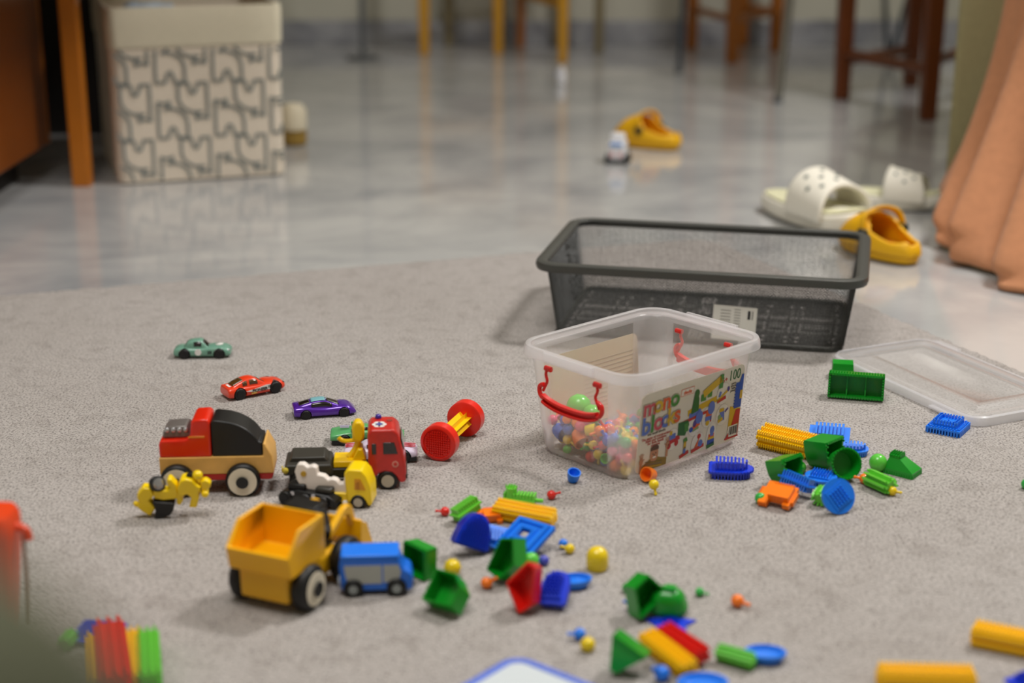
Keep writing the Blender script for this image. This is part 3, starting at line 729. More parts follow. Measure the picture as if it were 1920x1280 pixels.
# cropped figure at the right end
bar(.962, .40, .0115, .030, 'db', 0, .0007); poly(.962, .27, [(-.004, -.010), (.0055, -.010), (.0055, .012), (.002, .012)], 'db', .0008)
for k in range(8): bar(.925, .26+k*.04, .002, .0015, 'db', 0, .0008)
bar(.985, .40, .004, .010, 'ye', 0, .001); poly(.95, .66, [(-.010, -.016), (.008, -.012), (.008, .006), (-.010, .012)], 'ye', .0006); poly(.962, .66, [(-.007, -.013), (.0055, -.010), (.0055, .006), (-.002, .006)], 'red', .0008)
bar(.945, .865, .018, .013, 'w', 0, .0009)
for k in range(11): bar(.905+k*.0082, .86, (.0007, .0004, .0011)[k % 3], .0095, 'bk', 0, .0011)
bar(.935, .955, .022, .0018, 'red', 0, .0009); bar(.991, .86, .0012, .018, 'red', 0, .001); poly(.885, .945, [(-.003, -.002), (.004, -.002), (.0015, .006)], 'red', .001)
# small child with both hands raised: head, hair, striped shirt, hands
disc(.165, .805, .0062, .0092, 'skin', .0008); poly(.165, .755, [(-.0062, .0), (.0062, .0), (.006, .0035), (.003, .0056), (-.003, .0056), (-.006, .0035)], 'hair', .0009)
disc(.152, .80, .0009, .0007, 'bk', .001); disc(.178, .795, .0009, .0007, 'bk', .001); disc(.166, .845, .0026, .0011, 'w', .001); disc(.166, .82, .0007, .0014, 'hair', .00085)
poly(.165, .95, [(-.020, -.004), (.020, -.004), (.020, .004), (.009, .007), (.003, .010), (-.003, .010), (-.010, .006), (-.020, .001)], 'shirt', .0007)
for k in range(3): bar(.165, .90+k*.03, .026, .0009, ('olive', 'tx', 'ye')[k], -8, .0009)
for u, v, r_ in ((.045, .85, 1), (.285, .74, -1)):
    disc(u, v, .0030, .0042, 'skin', .001)
    for k in range(4): bar(u-.012+k*.0085, v-.07+abs(k-1.5)*.008, .0009, .006, 'skin', (20-12*k), .001)
    bar(u+r_*.018, v-.01, .004, .0011, 'skin', 30*r_, .001); bar(u, v+.10, .0036, .010, 'skin', 0, .0009)
mb.build('label_print', PMl, lab, smooth=False)
# ---------------------------------------------------------------- lid
A_, B2, D2 = G(1560, 668, .006), G(1736, 640, .006), G(1826, 793, .006)
ex_ = ((D2-A_)); ey_ = (B2-A_); LL, LS = ex_.length, ey_.length
al = (atan2(ex_.y, ex_.x) + atan2(ey_.y, ey_.x)-pi/2)/2
cl = A_ + ex_/2 + ey_/2
LL, LS = LL+.004, LS+.004
ld = empty('bin_lid', 'clear plastic lid with a raised rectangle lying flat on the carpet at the right', 'lid', (cl.x, cl.y, 0), al)
M_lid = cloudy('lid_plastic', (246, 245, 244), .80); M_lide = cloudy('lid_edge_plastic', (248, 248, 252), .55)
mb = MB(); rr_rings(mb, [(0, .001), (0, .009), (-.002, .0105), (-.013, .0105), (-.016, .0075), (-.024, .0075), (-.029, .012), (-.031, .0122), (-.042, .0122), (-.046, .009)], LL, LS, .022, cap=(0, 1))
mb.build('lid_panel', M_lid, ld, solid=.0012)
mb = MB(); rr_rings(mb, [(-.0005, .0005), (.0016, .0005), (.0016, .010), (-.001, .0116), (-.0032, .0108), (-.0008, .009), (-.0005, .0005)], LL, LS, .022)
mb.build('lid_edge', M_lide, ld)
for q_ in ((-LL/2+.035, LS/2+.005, .006, .045, .010, .008), (LL/2-.04, -LS/2-.004, .006, .06, .007, .002), (-LL/2-.003, 0.01, .008, .007, .05, .002)): MB().box(*q_).build('clip_tab', M_lide, ld, bevel=.0005)
# ---------------------------------------------------------------- beads inside the bin
BC = {'orange': (255, 128, 30), 'pink': (240, 92, 130), 'yellow': (238, 206, 20), 'blue': (52, 108, 216), 'green': (48, 172, 70), 'light green': (96, 205, 70), 'indigo': (74, 80, 190), 'red': (226, 44, 36)}
BM = {k: plastic('bead_'+k.replace(' ', '_'), v, .25) for k, v in BC.items()}
def bead_mesh(kind, r, n=12):
    mb = MB()
    if kind == 'ball':
        mb.ball((0, 0, 0), r, n); mb.cyl((0, 0, r*.8), (0, 0, r*1.75), r*.30, r*.22, n=8); mb.ball((0, 0, r*1.8), r*.34, 8)
    elif kind == 'cup':
        mb.lathe([(r*.3, -r*.9), (r*.8, -r*.75), (r*.98, 0), (r*1.05, r*.9), (r*.86, r*.9), (r*.78, 0), (r*.3, -r*.5)], 16)
    elif kind == 'plain':
        mb.ball((0, 0, 0), r, n)
    elif kind == 'capsule':
        mb.lathe([(r*.45, -r*1.05), (r*.9, -r*.95), (r, -r*.6), (r, r*.25), (r*.9, r*.65), (r*.6, r*.98), (r*.2, r*1.12)], 22)
    return mb
kinds = {}
lab_of = lambda k, cn: f'{cn} snap-together bead in the pile inside the cloudy plastic bin' if k != 'cup' else f'{cn} cup-shaped bead in the pile inside the cloudy plastic bin'
rgb_ = random.Random(11); placed = []
Mbin = Matrix.Translation((c.x, c.y, 0)) @ Matrix.Rotation(ab, 4, 'Z')
ix, iy = L0/2-.0155, W0/2-.0155
names = ['orange']*5+['pink']*6+['yellow']*5+['blue']*3+['green']*3+['indigo']*2+['red']*3+['light green']*1
def hmax(x): return .034*max(0, 1-(x+ix)/.085)**.8+.009
protos = {}
def put_bead(cn, kd, r, x, y, z, rz):
    key = (cn, kd)
    if key not in protos:
        o = bead_mesh(kd, .006).build('toy_bead' if kd != 'cup' else 'cup_bead', BM[cn], ang=50)
        protos[key] = o
    else: o = protos[key].copy(); col.objects.link(o)
    o.location = Mbin @ Vector((x, y, z)); o.scale = (r/.006,)*3; o.rotation_euler = rz
    tag(o, lab_of(kd, cn), 'bead', f'{cn} {"cup-shaped " if kd=="cup" else ""}beads in the plastic bin'); return o
big = [('light green', 'plain', .0135, -ix+.022, .030), ('light green', 'plain', .0105, -ix+.018, .006), ('blue', 'cup', .0085, -ix+.010, .046), ('orange', 'cup', .0095, -ix+.011, .016), ('orange', 'cup', .007, -ix+.03, -.03)]
def zrest(x, y, r):
    z = .0022+r
    for (a_, b_, c_, q) in placed:
        d2 = (x-a_)**2+(y-b_)**2; s2 = (r+q)**2
        if d2 < s2: z = max(z, c_+sqrt(s2-d2))
    return z
big2, big = big[2:], big[:2]
for cn, kd, r, x, y in big2:
    z = zrest(x, y, r)+(.012 if r < .01 else 0); placed.append((x, y, z, r*1.05)); o = put_bead(cn, kd, r, x, y, z, (.9, 1.9 if cn == 'blue' else 2.6, 0))
    if cn == 'orange' and r > .01: tag(o, 'large orange cup among the beads, close to the handle wall of the bin', 'bead'); del o['group']
cnt = 0
for k in range(262):
    cn = rgb_.choice(names); kd = 'cup' if rgb_.random() < .14 else 'ball'; r = rgb_.uniform(.0048, .0064)
    best = None
    for t in range(60):
        x = -ix+r+(2*ix-2*r)*(rgb_.random()**1.9); y = rgb_.uniform(-iy+r, iy-r); z = zrest(x, y, r)
        if z > hmax(x): continue
        sc_ = z-.00*x
        if best is None or sc_ < best[0]: best = (sc_, x, y, z)
    if best is None: continue
    _, x, y, z = best; placed.append((x, y, z, r*1.02)); cnt += 1
    put_bead(cn, kd, r, x, y, z, (rgb_.uniform(0, 6), rgb_.uniform(0, 6), rgb_.uniform(0, 6)))
for cn, kd, r, x, y in big:
    z = zrest(x, y, r); placed.append((x, y, z, r)); o = put_bead(cn, kd, r, x, y, z, (.5, 1.9, 0))
    if kd == 'plain': tag(o, ('bigger' if r > .012 else 'smaller')+' of two light green balls on top of the bead pile in the bin', 'ball'); del o['group']
    elif cn == 'orange' and r > .01: tag(o, 'large orange cup lying on the bead pile, close to the front wall of the bin', 'bead'); del o['group']
print('beads', cnt)
# ================================================================ toy vehicles
def wheel(parent, x, y, r, w, side, tyre, hub, hubr=.6, z=None, ring=None, n=28, name='wheel'):
    """one wheel on a side (side -1 = right of the car, +1 = left); hub disc and optional ring as sub-parts"""
    z = r if z is None else z
    mb = MB(); h = w/2; e = r*.14
    mb.lathe([(r*.3, -h), (r-e, -h), (r, -h+e), (r, h-e), (r-e, h), (r*.3, h)], n, Matrix.Translation((x, y, z)), axis='y')
    o = mb.build(name, tyre, parent, ang=50)
    mb = MB(); d = side*(h+.0004*r/.006)
    mb.lathe([(r*.05, -.0003), (r*hubr, -.0003), (r*hubr, .0003), (r*.05, .0006)], n, Matrix.Translation((x, y+d, z)), axis='y')
    mb.build('hub', hub, o)
    if ring:
        mb = MB(); mb.lathe([(r*.05, -.0003), (r*ring[1], -.0003), (r*ring[1], .0004), (r*.05, .0006)], 20, Matrix.Translation((x, y+side*(h+.0012*r/.006), z)), axis='y')
        mb.build('hub_centre', ring[0], o)
    return o
def grid_mesh(mb, g, i0, i1, j0, j1, off=0, mi=0):
    """patch of a grid of points pushed out along its normal"""
    vs = []; nj = j1-j0+1
    for i in range(i0, i1+1):
        for j in range(j0, j1+1):
            a = Vector(g[min(i+1, len(g)-1)][j])-Vector(g[max(i-1, 0)][j]); b_ = Vector(g[i][min(j+1, len(g[0])-1)])-Vector(g[i][max(j-1, 0)])
            n = a.cross(b_); n = n.normalized() if n.length > 1e-12 else Vector((0, 0, 1))
            c = Vector(g[i][j]); 
            if n.dot(c-Vector((c.x, 0, .008))) < 0: n = -n
            vs.append(c+n*off)
    mb.add(vs, [(i*nj+j, i*nj+j+1, (i+1)*nj+j+1, (i+1)*nj+j) for i in range(i1-i0) for j in range(j1-j0)], None, mi)
def apply_mods(o):
    dg = bpy.context.evaluated_depsgraph_get(); me = bpy.data.meshes.new_from_object(o.evaluated_get(dg), preserve_all_data_layers=True, depsgraph=dg)
    old = o.data; o.modifiers.clear(); o.data = me; me.name = o.name
    return o
def sport_car(name, label, cat, paint, body, cabin, wheels, wr, glass, tyre, hub, arch=True, extra=None, base=None, ww=.0052, tyrez=0):
    """body: (x, half width, z under, z shoulder, crown); cabin: (x, half width low, half width high, z low, z top); wheels: two x"""
    r = empty(name, label, cat)
    st = catmull(body, 5); rings = []
    for x, w, zb, zt, cr in st:
        h = zt-zb
        half = [(0, zb), (w*.82, zb), (w*.96, zb+h*.12), (w, zb+h*.38), (w*.985, zb+h*.68), (w*.90, zt-h*.06), (w*.72, zt+cr*.3), (w*.38, zt+cr*.8), (0, zt+cr)]
        rings.append([(x, -y, z) for y, z in half]+[(x, y, z) for y, z in half[-2:0:-1]])
    mb = MB(); mb.loft(rings); bo = mb.build('body', paint, r, sub=1)
    if arch:
        apply_mods(bo)
        cut = MB()
        for x in wheels: cut.cyl((x, -.03, wr*.98+tyrez), (x, .03, wr*.98+tyrez), wr*1.17, n=28)
        co_ = cut.build('cutter', paint)
        q = bo.modifiers.new('x', 'BOOLEAN'); q.operation = 'DIFFERENCE'; q.object = co_; q.solver = 'EXACT'
        bpy.context.view_layer.update(); apply_mods(bo); bpy.data.objects.remove(co_)
        bo.data.materials.clear(); bo.data.materials.append(paint)
        bo.data.polygons.foreach_set('use_smooth', [True]*len(bo.data.polygons)); bo.data.set_sharp_from_angle(angle=R(38))
        for i, p in enumerate(bo.data.polygons): p.material_index = 0
    cs = catmull(cabin, 6); g = []
    for x, wl, wh, zl, zt in cs:
        half = [(wl, zl), (wl+(wh-wl)*.33, zl+(zt-zl)*.33), (wl+(wh-wl)*.62, zl+(zt-zl)*.62), (wh, zl+(zt-zl)*.86), (wh*.80, zt-(zt-zl)*.02), (wh*.4, zt+(zt-zl)*.035), (0, zt+(zt-zl)*.05)]
        g.append([(x, -y, z) for y, z in half]+[(x, y, z) for y, z in half[-2::-1]])
    mb = MB(); mb.loft(g, closed=False, cap=(1, 1)); mb.build('roof', paint, r, sub=0, ang=60)
    for nm, (i0, i1, j0, j1) in glass[1].items():
        mb = MB(); grid_mesh(mb, g, i0, i1, j0, j1, .00022); mb.build(nm.rstrip('0123456789'), glass[0], r, sub=0, solid=.0002)
        if nm.startswith('side'):
            mb = MB(); grid_mesh(mb, g, i0, i1, 12-j1, 12-j0, .00022); mb.build(nm.rstrip('0123456789'), glass[0], r, solid=.0002)
    wy = max(b_[1] for b_ in body)-ww/2-.0002
    for x in wheels:
        for s in (-1, 1):
            wheel(r, x, s*wy, wr, ww, s, tyre, hub, .62, z=wr+tyrez)
    if base: MB().box(base[0], 0, base[3], base[1], base[2], base[4]).build('chassis', tyre, r, bevel=.0005)
    if extra: extra(r, g, bo)
    return r
M_blackp = mat('black_plastic', (16, 16, 17), .42)
M_tyre2 = mat('tyre_black', (12, 12, 13), .5)
M_hubd = mat('dark_hub', (34, 34, 36), .35, metal=.4)
M_glass = mat('smoked_window', (26, 22, 20), .12, coat=.5)
M_bglass = mat('brown_window', (84, 58, 26), .15, coat=.6)
M_mint = mat('mint_paint', (112, 160, 140), .3, coat=.5)
M_wprint = mat('white_decal', (236, 234, 230), .45)
M_chrome = mat('chrome_print', (196, 196, 200), .22, metal=.8)
def ex_mint(r, g, bo):
    MB().cyl((-.004, -.0137, .0095), (-.004, -.0143, .0095), .0042, n=24).build('round_decal', M_wprint, r)
    MB().cyl((-.004, .0137, .0095), (-.004, .0143, .0095), .0042, n=24).build('round_decal', M_wprint, r)
    mb = MB(); mb.add([(.0215+.005*cos(k*pi/10), .0045*sin(k*pi/10), .01635+.0004*cos(k*pi/10)) for k in range(20)], [tuple(range(20))]); mb.build('bonnet_decal', M_wprint, r, solid=.0006)
    mb = MB(); text_mesh(mb, '35', .0055, Matrix.Translation((.0105, -.01425, .009)) @ Matrix.Rotation(pi/2, 4, 'X'), 0, .0001, 1, .0002); mb.build('number', M_blackp, r)
    for s in (-1, 1): MB().ball((.0335, s*.0095, .0105), .0022, 12).build('headlight', M_chrome, r)
mint = sport_car('toy_car', 'mint green vintage toy coupe with a white round spot on its door', 'toy car', M_mint,
    [(-.036, .010, .005, .010, .000), (-.034, .0125, .0035, .0125, .0005), (-.026, .0142, .003, .0142, .0008), (-.012, .0138, .003, .0138, .001), (.002, .0136, .003, .0138, .001), (.015, .0142, .003, .0150, .0012), (.026, .0144, .003, .0148, .0012), (.034, .0125, .0035, .0122, .0008), (.0365, .0095, .005, .0098, .0002)],
    [(-.022, .0095, .0080, .0125, .0148), (-.0175, .0105, .0085, .0125, .0210), (-.008, .0108, .0085, .0125, .0232), (.000, .0108, .0083, .0125, .0225), (.009, .0105, .0085, .0125, .0138)],
    (-.0215, .0225), .0066, (M_glass, {'side_window': (11, 18, 1, 3), 'windscreen': (19, 23, 4, 8), 'rear_window': (1, 5, 4, 8)}), M_tyre2, M_hubd, extra=ex_mint)
fit(mint, 325, 632, 436, 674, (0, 0, R(2)), -.0006, 'w')
M_orred = mat('red_orange_paint', (236, 62, 24), .28, coat=.6)
def ex_red(r, g, bo):
    for s in (-1, 1):
        Mx = Matrix.Translation((.001, s*.01465, .0100)) @ (Matrix.Rotation(pi/2, 4, 'X') if s < 0 else Matrix.Rotation(pi/2, 4, 'X') @ Matrix.Rotation(pi, 4, 'Y'))
        mb = MB(); mb.prism([(-.016, -.0002), (-.006, -.0024), (.0145, -.0024), (.0155, .0034), (.010, .0036), (-.004, .0012)], -.0003, .0002, Mx); mb.build('stripe_decal', M_wprint, r)
        mb = MB(); text_mesh(mb, 'PIONEER', .0052, Mx @ Matrix.Translation((.0015, -.0008, .0004)), 0, .0001, .95, .00018); text_mesh(mb, '18', .0050, Mx @ Matrix.Translation((.0135, .0008, .0004)), 0, .0001, .8, .0001)
        mb.build('lettering', M_blackp, r)
        mb = MB(); text_mesh(mb, 'SWIFT', .0026, Mx @ Matrix.Translation((-.006, -.0038, .0004)), 0, .0001, 1, .0001); mb.build('lettering', mat('yellow_lettering', (230, 200, 90), .5), r)
    MB().box(-.0345, 0, .0152, .004, .021, .0012).build('boot_spoiler', M_orred, r, bevel=.0005)
    MB().box(-.0300, 0, .0163, .006, .010, .0004).build('plate_decal', M_wprint, r)
    for s in (-1, 1): MB().box(.0345, s*.0095, .0115, .003, .004, .002).build('headlight', M_hubd, r, bevel=.0006)
red = sport_car('toy_car', 'orange-red toy muscle car with PIONEER lettering on a white side stripe', 'toy car', M_orred,
    [(-.037, .0115, .006, .0125, .000), (-.0355, .0140, .004, .0150, .0006), (-.026, .0150, .003, .0158, .001), (-.012, .0144, .003, .0146, .001), (.004, .0142, .003, .0142, .001), (.016, .0148, .003, .0150, .0014), (.027, .0148, .0035, .0142, .0012), (.0345, .0132, .004, .0124, .0008), (.037, .0105, .006, .0105, .0002)],
    [(-.031, .0105, .0085, .0135, .0158), (-.023, .0115, .0088, .0130, .0195), (-.012, .0118, .0090, .0130, .0228), (-.003, .0118, .0090, .0130, .0230), (.004, .0116, .0092, .0130, .0200), (.013, .0112, .0095, .0130, .0145)],
    (-.0225, .0235), .0072, (M_bglass, {'side_window1': (14, 22, 1, 3), 'side_window2': (9, 12, 1, 3), 'windscreen': (24, 29, 4, 8), 'rear_window': (2, 10, 4, 8)}), M_tyre2, M_tyre2, extra=ex_red)
fit(red, 413, 699, 534, 754, (0, R(-0.5), YAW((455, 754), (522, 741))), -.0006, 'w')
M_purp = mat('purple_paint', (88, 34, 168), .25, metal=.35, coat=.8)
M_teal = mat('teal_decal', (120, 176, 186), .35)
def ex_pur(r, g, bo):
    mb = MB(); grid_mesh(mb, g, 9, 19, 4, 8, .0005); mb.build('roof_decal', M_teal, r, solid=.0002)
    mb = MB(); 
    for k in range(2): ribbon(mb, [(-.001+(.0045-.002*k)*cos(q*pi/8), (.0045-.002*k)*sin(q*pi/8)) for q in range(17)], .0006, Matrix.Translation((0, 0, .0206)))
    mb.build('roof_ring_print', mat('pale_print', (190, 214, 216), .4), r, solid=.0003)
    for s in (-1, 1): MB().box(-.0335, s*.0095, .0118, .003, .007, .0016).build('tail_light', M_blackp, r, bevel=.0004)
    MB().box(-.034, 0, .0060, .004, .024, .004).build('rear_grille', M_blackp, r, bevel=.001)
purple = sport_car('toy_car', 'metallic purple wedge-shaped toy sports car with a pale teal disc on the roof', 'toy car', M_purp,
    [(-.036, .0135, .005, .0125, .0004), (-.034, .0150, .0035, .0142, .0006), (-.024, .0158, .0028, .0148, .0006), (-.010, .0148, .0025, .0130, .001), (.004, .0146, .0025, .0122, .001), (.018, .0154, .0025, .0134, .001), (.028, .0150, .0025, .0126, .0008), (.035, .0130, .003, .0080, .0004), (.0375, .0100, .0035, .0052, .0001)],
    [(-.030, .0110, .0085, .0120, .0152), (-.020, .0120, .0088, .0115, .0178), (-.010, .0122, .0088, .0110, .0198), (.000, .0122, .0086, .0110, .0200), (.009, .0120, .0090, .0105, .0172), (.021, .0112, .0100, .0095, .0122)],
    (-.0220, .0225), .0057, (M_glass, {'side_window': (9, 24, 1, 3), 'windscreen': (20, 28, 4, 8), 'rear_window': (1, 8, 4, 8)}), M_tyre2, M_hubd, extra=ex_pur)
fit(purple, 547, 742, 668, 788, (0, 0, YAW((572, 786), (652, 780))), -.0006, 'w')
M_jade = mat('jade_green_paint', (88, 168, 104), .3, coat=.4)
M_maroon = mat('maroon_print', (52, 18, 30), .35, coat=.4)
def ex_jade(r, g, bo):
    mb = MB(); mb.prism([(-.036, -.008), (-.016, -.006), (-.016, .006), (-.036, .008)], 0, .0008, Matrix.Translation((0, 0, .0138)) @ Matrix.Rotation(R(-7), 4, 'Y')); mb.build('rear_decal', M_maroon, r)
    mb = MB()
    for k in (-1, 0, 1): mb.box(-.025, k*.003, .0178, .010, .0012, .0006)
    mb.build('stripe_print', mat('pale_lilac_print', (196, 182, 214), .4), r)
    MB().box(-.014, .011, .0165, .008, .0016, .006).build('fin', M_jade, r, bevel=.0004); MB().box(-.014, -.011, .0165, .008, .0016, .006).build('fin', M_jade, r, bevel=.0004)
    MB().box(.029, 0, .0125, .007, .004, .0012).build('nose_decal', M_wprint, r)
jade = sport_car('toy_car', 'green wedge toy racer with a black underside and maroon tail, behind the red tow truck', 'toy car', M_jade,
    [(-.041, .0120, .006, .0105, .000), (-.039, .0150, .0055, .0125, .0004), (-.026, .0150, .0055, .0145, .0006), (-.010, .0120, .0055, .0155, .001), (.006, .0120, .0055, .0150, .001), (.020, .0145, .0055, .0135, .001), (.034, .0135, .0055, .0110, .0006), (.041, .0110, .006, .0085, .0002)],
    [(-.020, .0080, .0060, .0135, .0160), (-.012, .0085, .0062, .0130, .0192), (-.002, .0085, .0062, .0130, .0198), (.008, .0080, .0062, .0130, .0170), (.016, .0075, .0062, .0125, .0145)],
    (-.025, .026), .0062, (M_glass, {'side_window': (6, 16, 1, 3), 'windscreen': (15, 22, 4, 8)}), M_blackp, M_hubd, extra=ex_jade, base=(0, .078, .027, .0038, .0055))
fit(jade, 619, 787, 758, 838, (0, R(0), R(4)), 0, 'w')
M_lilac = mat('pale_lilac_paint', (216, 204, 226), .3, coat=.5)
def ex_lil(r, g, bo):
    for k in (-1, 0, 1): MB().box(.027, k*.0042, .0150, .016, .0014, .0006, rot=(0, R(5), 0)).build('stripe_decal', mat('red_stripe', (206, 50, 60), .4), r); MB().box(-.030, k*.0042, .0155, .012, .0014, .0006).build('stripe_decal', MATS['red_stripe'], r)
lil = sport_car('toy_car', 'pale lilac toy car with red bonnet stripes, mostly hidden behind the red tow truck', 'toy car', M_lilac,
    [(-.037, .0115, .006, .0120, .000), (-.035, .0140, .005, .0140, .0006), (-.022, .0148, .004, .0148, .001), (0, .0144, .004, .0142, .001), (.018, .0148, .004, .0146, .001), (.033, .0138, .005, .0125, .0008), (.037, .0110, .006, .0100, .0002)],
    [(-.022, .0095, .0080, .0130, .0150), (-.014, .0105, .0085, .0130, .0195), (0, .0108, .0085, .0130, .0198), (.011, .0100, .0085, .0130, .0150)],
    (-.022, .023), .0066, (M_glass, {'side_window': (6, 14, 1, 3), 'windscreen': (13, 17, 4, 8)}), M_blackp, M_hubd, extra=ex_lil, base=(0, .072, .027, .0042, .005))
fit(lil, 645, 825, 783, 866, (0, 0, R(3)), 0, 'w')

# ---------------------------------------------------------------- red tow truck (length .11, side profile)
def side_prism(mb, prof, w, y0=0, mi=0, M=None):
    """side profile (x, z) swept across the width"""
    a = [(x, y0-w/2, z) for x, z in prof]; b_ = [(x, y0+w/2, z) for x, z in prof]
    mb.loft([a, b_], M, mi); return mb
M_redp = mat('worn_red_paint', (196, 34, 26), .35, coat=.3, noise=.10, nscale=160)
M_yelp = plastic('yellow_crane_plastic', (248, 204, 10), .3)
M_bed = mat('black_flatbed', (52, 50, 44), .45)
tr = empty('toy_tow_truck', 'red toy tow truck with a black flatbed and a yellow crane arm', 'toy truck')
MB().box(-.026, 0, .016, .062, .030, .009).build('chassis', M_blackp, tr, bevel=.001)
mb = side_prism(MB(), [(-.062, .018), (-.060, .026), (-.020, .026), (-.018, .020), (-.018, .016), (-.062, .016)], .036); mb.build('flatbed', M_bed, tr, bevel=.0018, seg=3)
mb = side_prism(MB(), [(-.058, .024), (-.055, .030), (-.026, .030), (-.021, .024)], .026, .004); mb.build('ramp', M_bed, tr, bevel=.001)
MB().cyl((-.0625, -.012, .0205), (-.0635, -.012, .0205), .0030, n=16).build('tail_lamp', mat('amber_lamp', (196, 176, 60), .3), tr); MB().ball((-.060, -.0185, .0215), .0030, 12).build('tail_lamp', MATS['amber_lamp'], tr)
mb = side_prism(MB(), [(-.018, .0205), (.011, .0205), (.011, .0235), (.007, .0262), (-.0176, .0262)], .024); mb.build('crane_base', M_yelp, tr, bevel=.0006)
mb = side_prism(MB(), [(-.001, .026), (.011, .026), (.008, .036), (.004, .036)], .018); mb.build('crane_bracket', M_yelp, tr, bevel=.0008)
mb = MB(); mb.tube(catmull([(-.004, 0, .026), (.002, 0, .034), (.005, 0, .044), (.005, 0, .052)], 4), [.0030]*13, 10); mb.build('crane_arm', M_yelp, tr)
mb = side_prism(MB(), [(-.0005, .043), (-.001, .056), (.002, .061), (.007, .061), (.010, .056), (.0102, .045), (.007, .041)], .012); mb.build('crane_head', M_yelp, tr, bevel=.0022, seg=3)
mb = MB(); mb.tube(catmull([(.002, 0, .042), (-.006, 0, .041), (-.011, 0, .0425), (-.013, 0, .0445)], 4), [.0020]*13, 8); mb.build('hook', M_yelp, tr)
cabp = [(.013, .014), (.013, .0535), (.016, .0575), (.036, .0575), (.0405, .053), (.0445, .034), (.0465, .022), (.0465, .0080), (.0425, .0062), (.0405, .0075), (.0375, .0125), (.0335, .0165), (.0275, .0175), (.0225, .0160), (.0195, .0125)]
mb = side_prism(MB(), cabp, .036); cab = mb.build('cab', M_redp, tr, bevel=.0022, seg=3)
for s in (-1, 1):
    mb = side_prism(MB(), [(.0165, .0345), (.0165, .0445), (.0205, .0445), (.0205, .0345)], .0006, s*.0181); mb.build('side_window', M_glass, tr, bevel=.0003)
    mb = side_prism(MB(), [(.0265, .0345), (.0265, .0455), (.0365, .0455), (.0395, .0345)], .0006, s*.0181); mb.build('side_window', M_glass, tr, bevel=.0003)
    MB().cyl((.0370, s*.018, .0250), (.0370, s*.0184, .0250), .0030, n=16).build('door_emblem', mat('pale_red_print', (216, 140, 130), .4), tr)
    MB().cyl((.0370, s*.0183, .0250), (.0370, s*.0186, .0250), .0018, n=6).build('door_emblem', M_redp, tr)
mb = MB(); mb.box(.0438, 0, .0425, .0008, .029, .011, rot=(0, R(-12), 0)); mb.build('windscreen', M_glass, tr, bevel=.0003)
mb = MB()
for k in range(6):
    a_ = k*pi/3; mb.cyl((.0235+.0035*cos(a_), -.004+.0045*sin(a_), .0574), (.0235+.0035*cos(a_), -.004+.0045*sin(a_), .0578), .0030, n=14)
mb.build('roof_decal', M_wprint, tr); MB().cyl((.0235, -.004, .0577), (.0235, -.004, .0581), .0030, n=6).build('roof_emblem', mat('indigo_print', (84, 84, 160), .4), tr)
MB().cyl((.0325, .006, .0573), (.0325, .006, .0579), .0026, n=16).build('roof_hatch', mat('worn_grey_red', (150, 60, 50), .5), tr)
MB().ball((.0225, .013, .0585), .0030, 14).build('beacon', mat('blue_violet_lamp', (60, 40, 150), .2), tr)
MB().box(.0465, 0, .0125, .002, .034, .004).build('bumper', M_bed, tr, bevel=.0006)
M_hubs = mat('silver_hub', (186, 178, 160), .35, metal=.5)
for x in (-.048, -.0305, .0300):
    for s in (-1, 1): wheel(tr, x, s*.0148, .0092, .0070, s, M_tyre2, M_hubs, .62)
fit(tr, 528, 790, 764, 908, (0, 0, R(4)), -.0008, 'w')
# ---------------------------------------------------------------- yellow and white small tow truck
M_yel2 = plastic('yellow_truck_plastic', (250, 214, 8), .3)
M_ivory = plastic('ivory_plastic', (236, 228, 220), .3)
ty = empty('toy_tow_truck', 'small yellow toy truck with a white toothed boom behind its cab', 'toy truck')
mb = side_prism(MB(), [(.006, .010), (.004, .036), (.008, .040), (.021, .040), (.026, .034), (.030, .022), (.0305, .004), (.027, .003), (.0245, .008), (.020, .0115), (.014, .0115), (.010, .007), (.008, .004)], .026); mb.build('cab', M_yel2, ty, bevel=.002, seg=3)
mb = side_prism(MB(), [(.014, .020), (.0145, .031), (.020, .031), (.025, .020)], .0005, -.0133); mb.build('window_frame', plastic('darker_yellow', (216, 150, 10), .35), ty)
mb = side_prism(MB(), [(.0155, .0205), (.016, .027), (.019, .0285), (.019, .0205)], .0005, -.0137); mb.build('window', mat('amber_window', (184, 118, 14), .25), ty)
mb = side_prism(MB(), [(-.036, .004), (-.036, .010), (-.010, .014), (.008, .014), (.008, .004)], .020); mb.build('chassis', M_yel2, ty, bevel=.001)
boom = [(-.044, .024), (-.046, .033), (-.043, .041), (-.037, .0415), (-.033, .038), (-.028, .040), (-.024, .038), (-.0235, .031), (-.017, .030), (-.013, .026), (-.009, .0275), (-.005, .0265), (-.002, .0225), (.002, .023), (.0035, .034), (.0060, .034), (.0055, .013), (.0055, .004), (.003, .003), (.002, .009), (-.006, .0105), (-.022, .012), (-.036, .016), (-.042, .020)]
mb = side_prism(MB(), boom, .009, -.003); mb.build('boom', M_ivory, ty, bevel=.0012, seg=2)
MB().cyl((-.037, -.0074, .0315), (-.037, -.0084, .0315), .0028, n=16).build('pivot', plastic('ochre_pivot', (190, 150, 20), .3), ty)
MB().ball((.004, -.0105, .0045), .0030, 12).build('hook_ball', M_ivory, ty)
for x in (-.026, .0175):
    for s in (-1, 1): wheel(ty, x, s*.0118, .0072, .005, s, M_tyre2, M_hubs, .62)
fit(ty, 552, 868, 707, 948, (0, 0, R(-7)), -.0006, 'w')
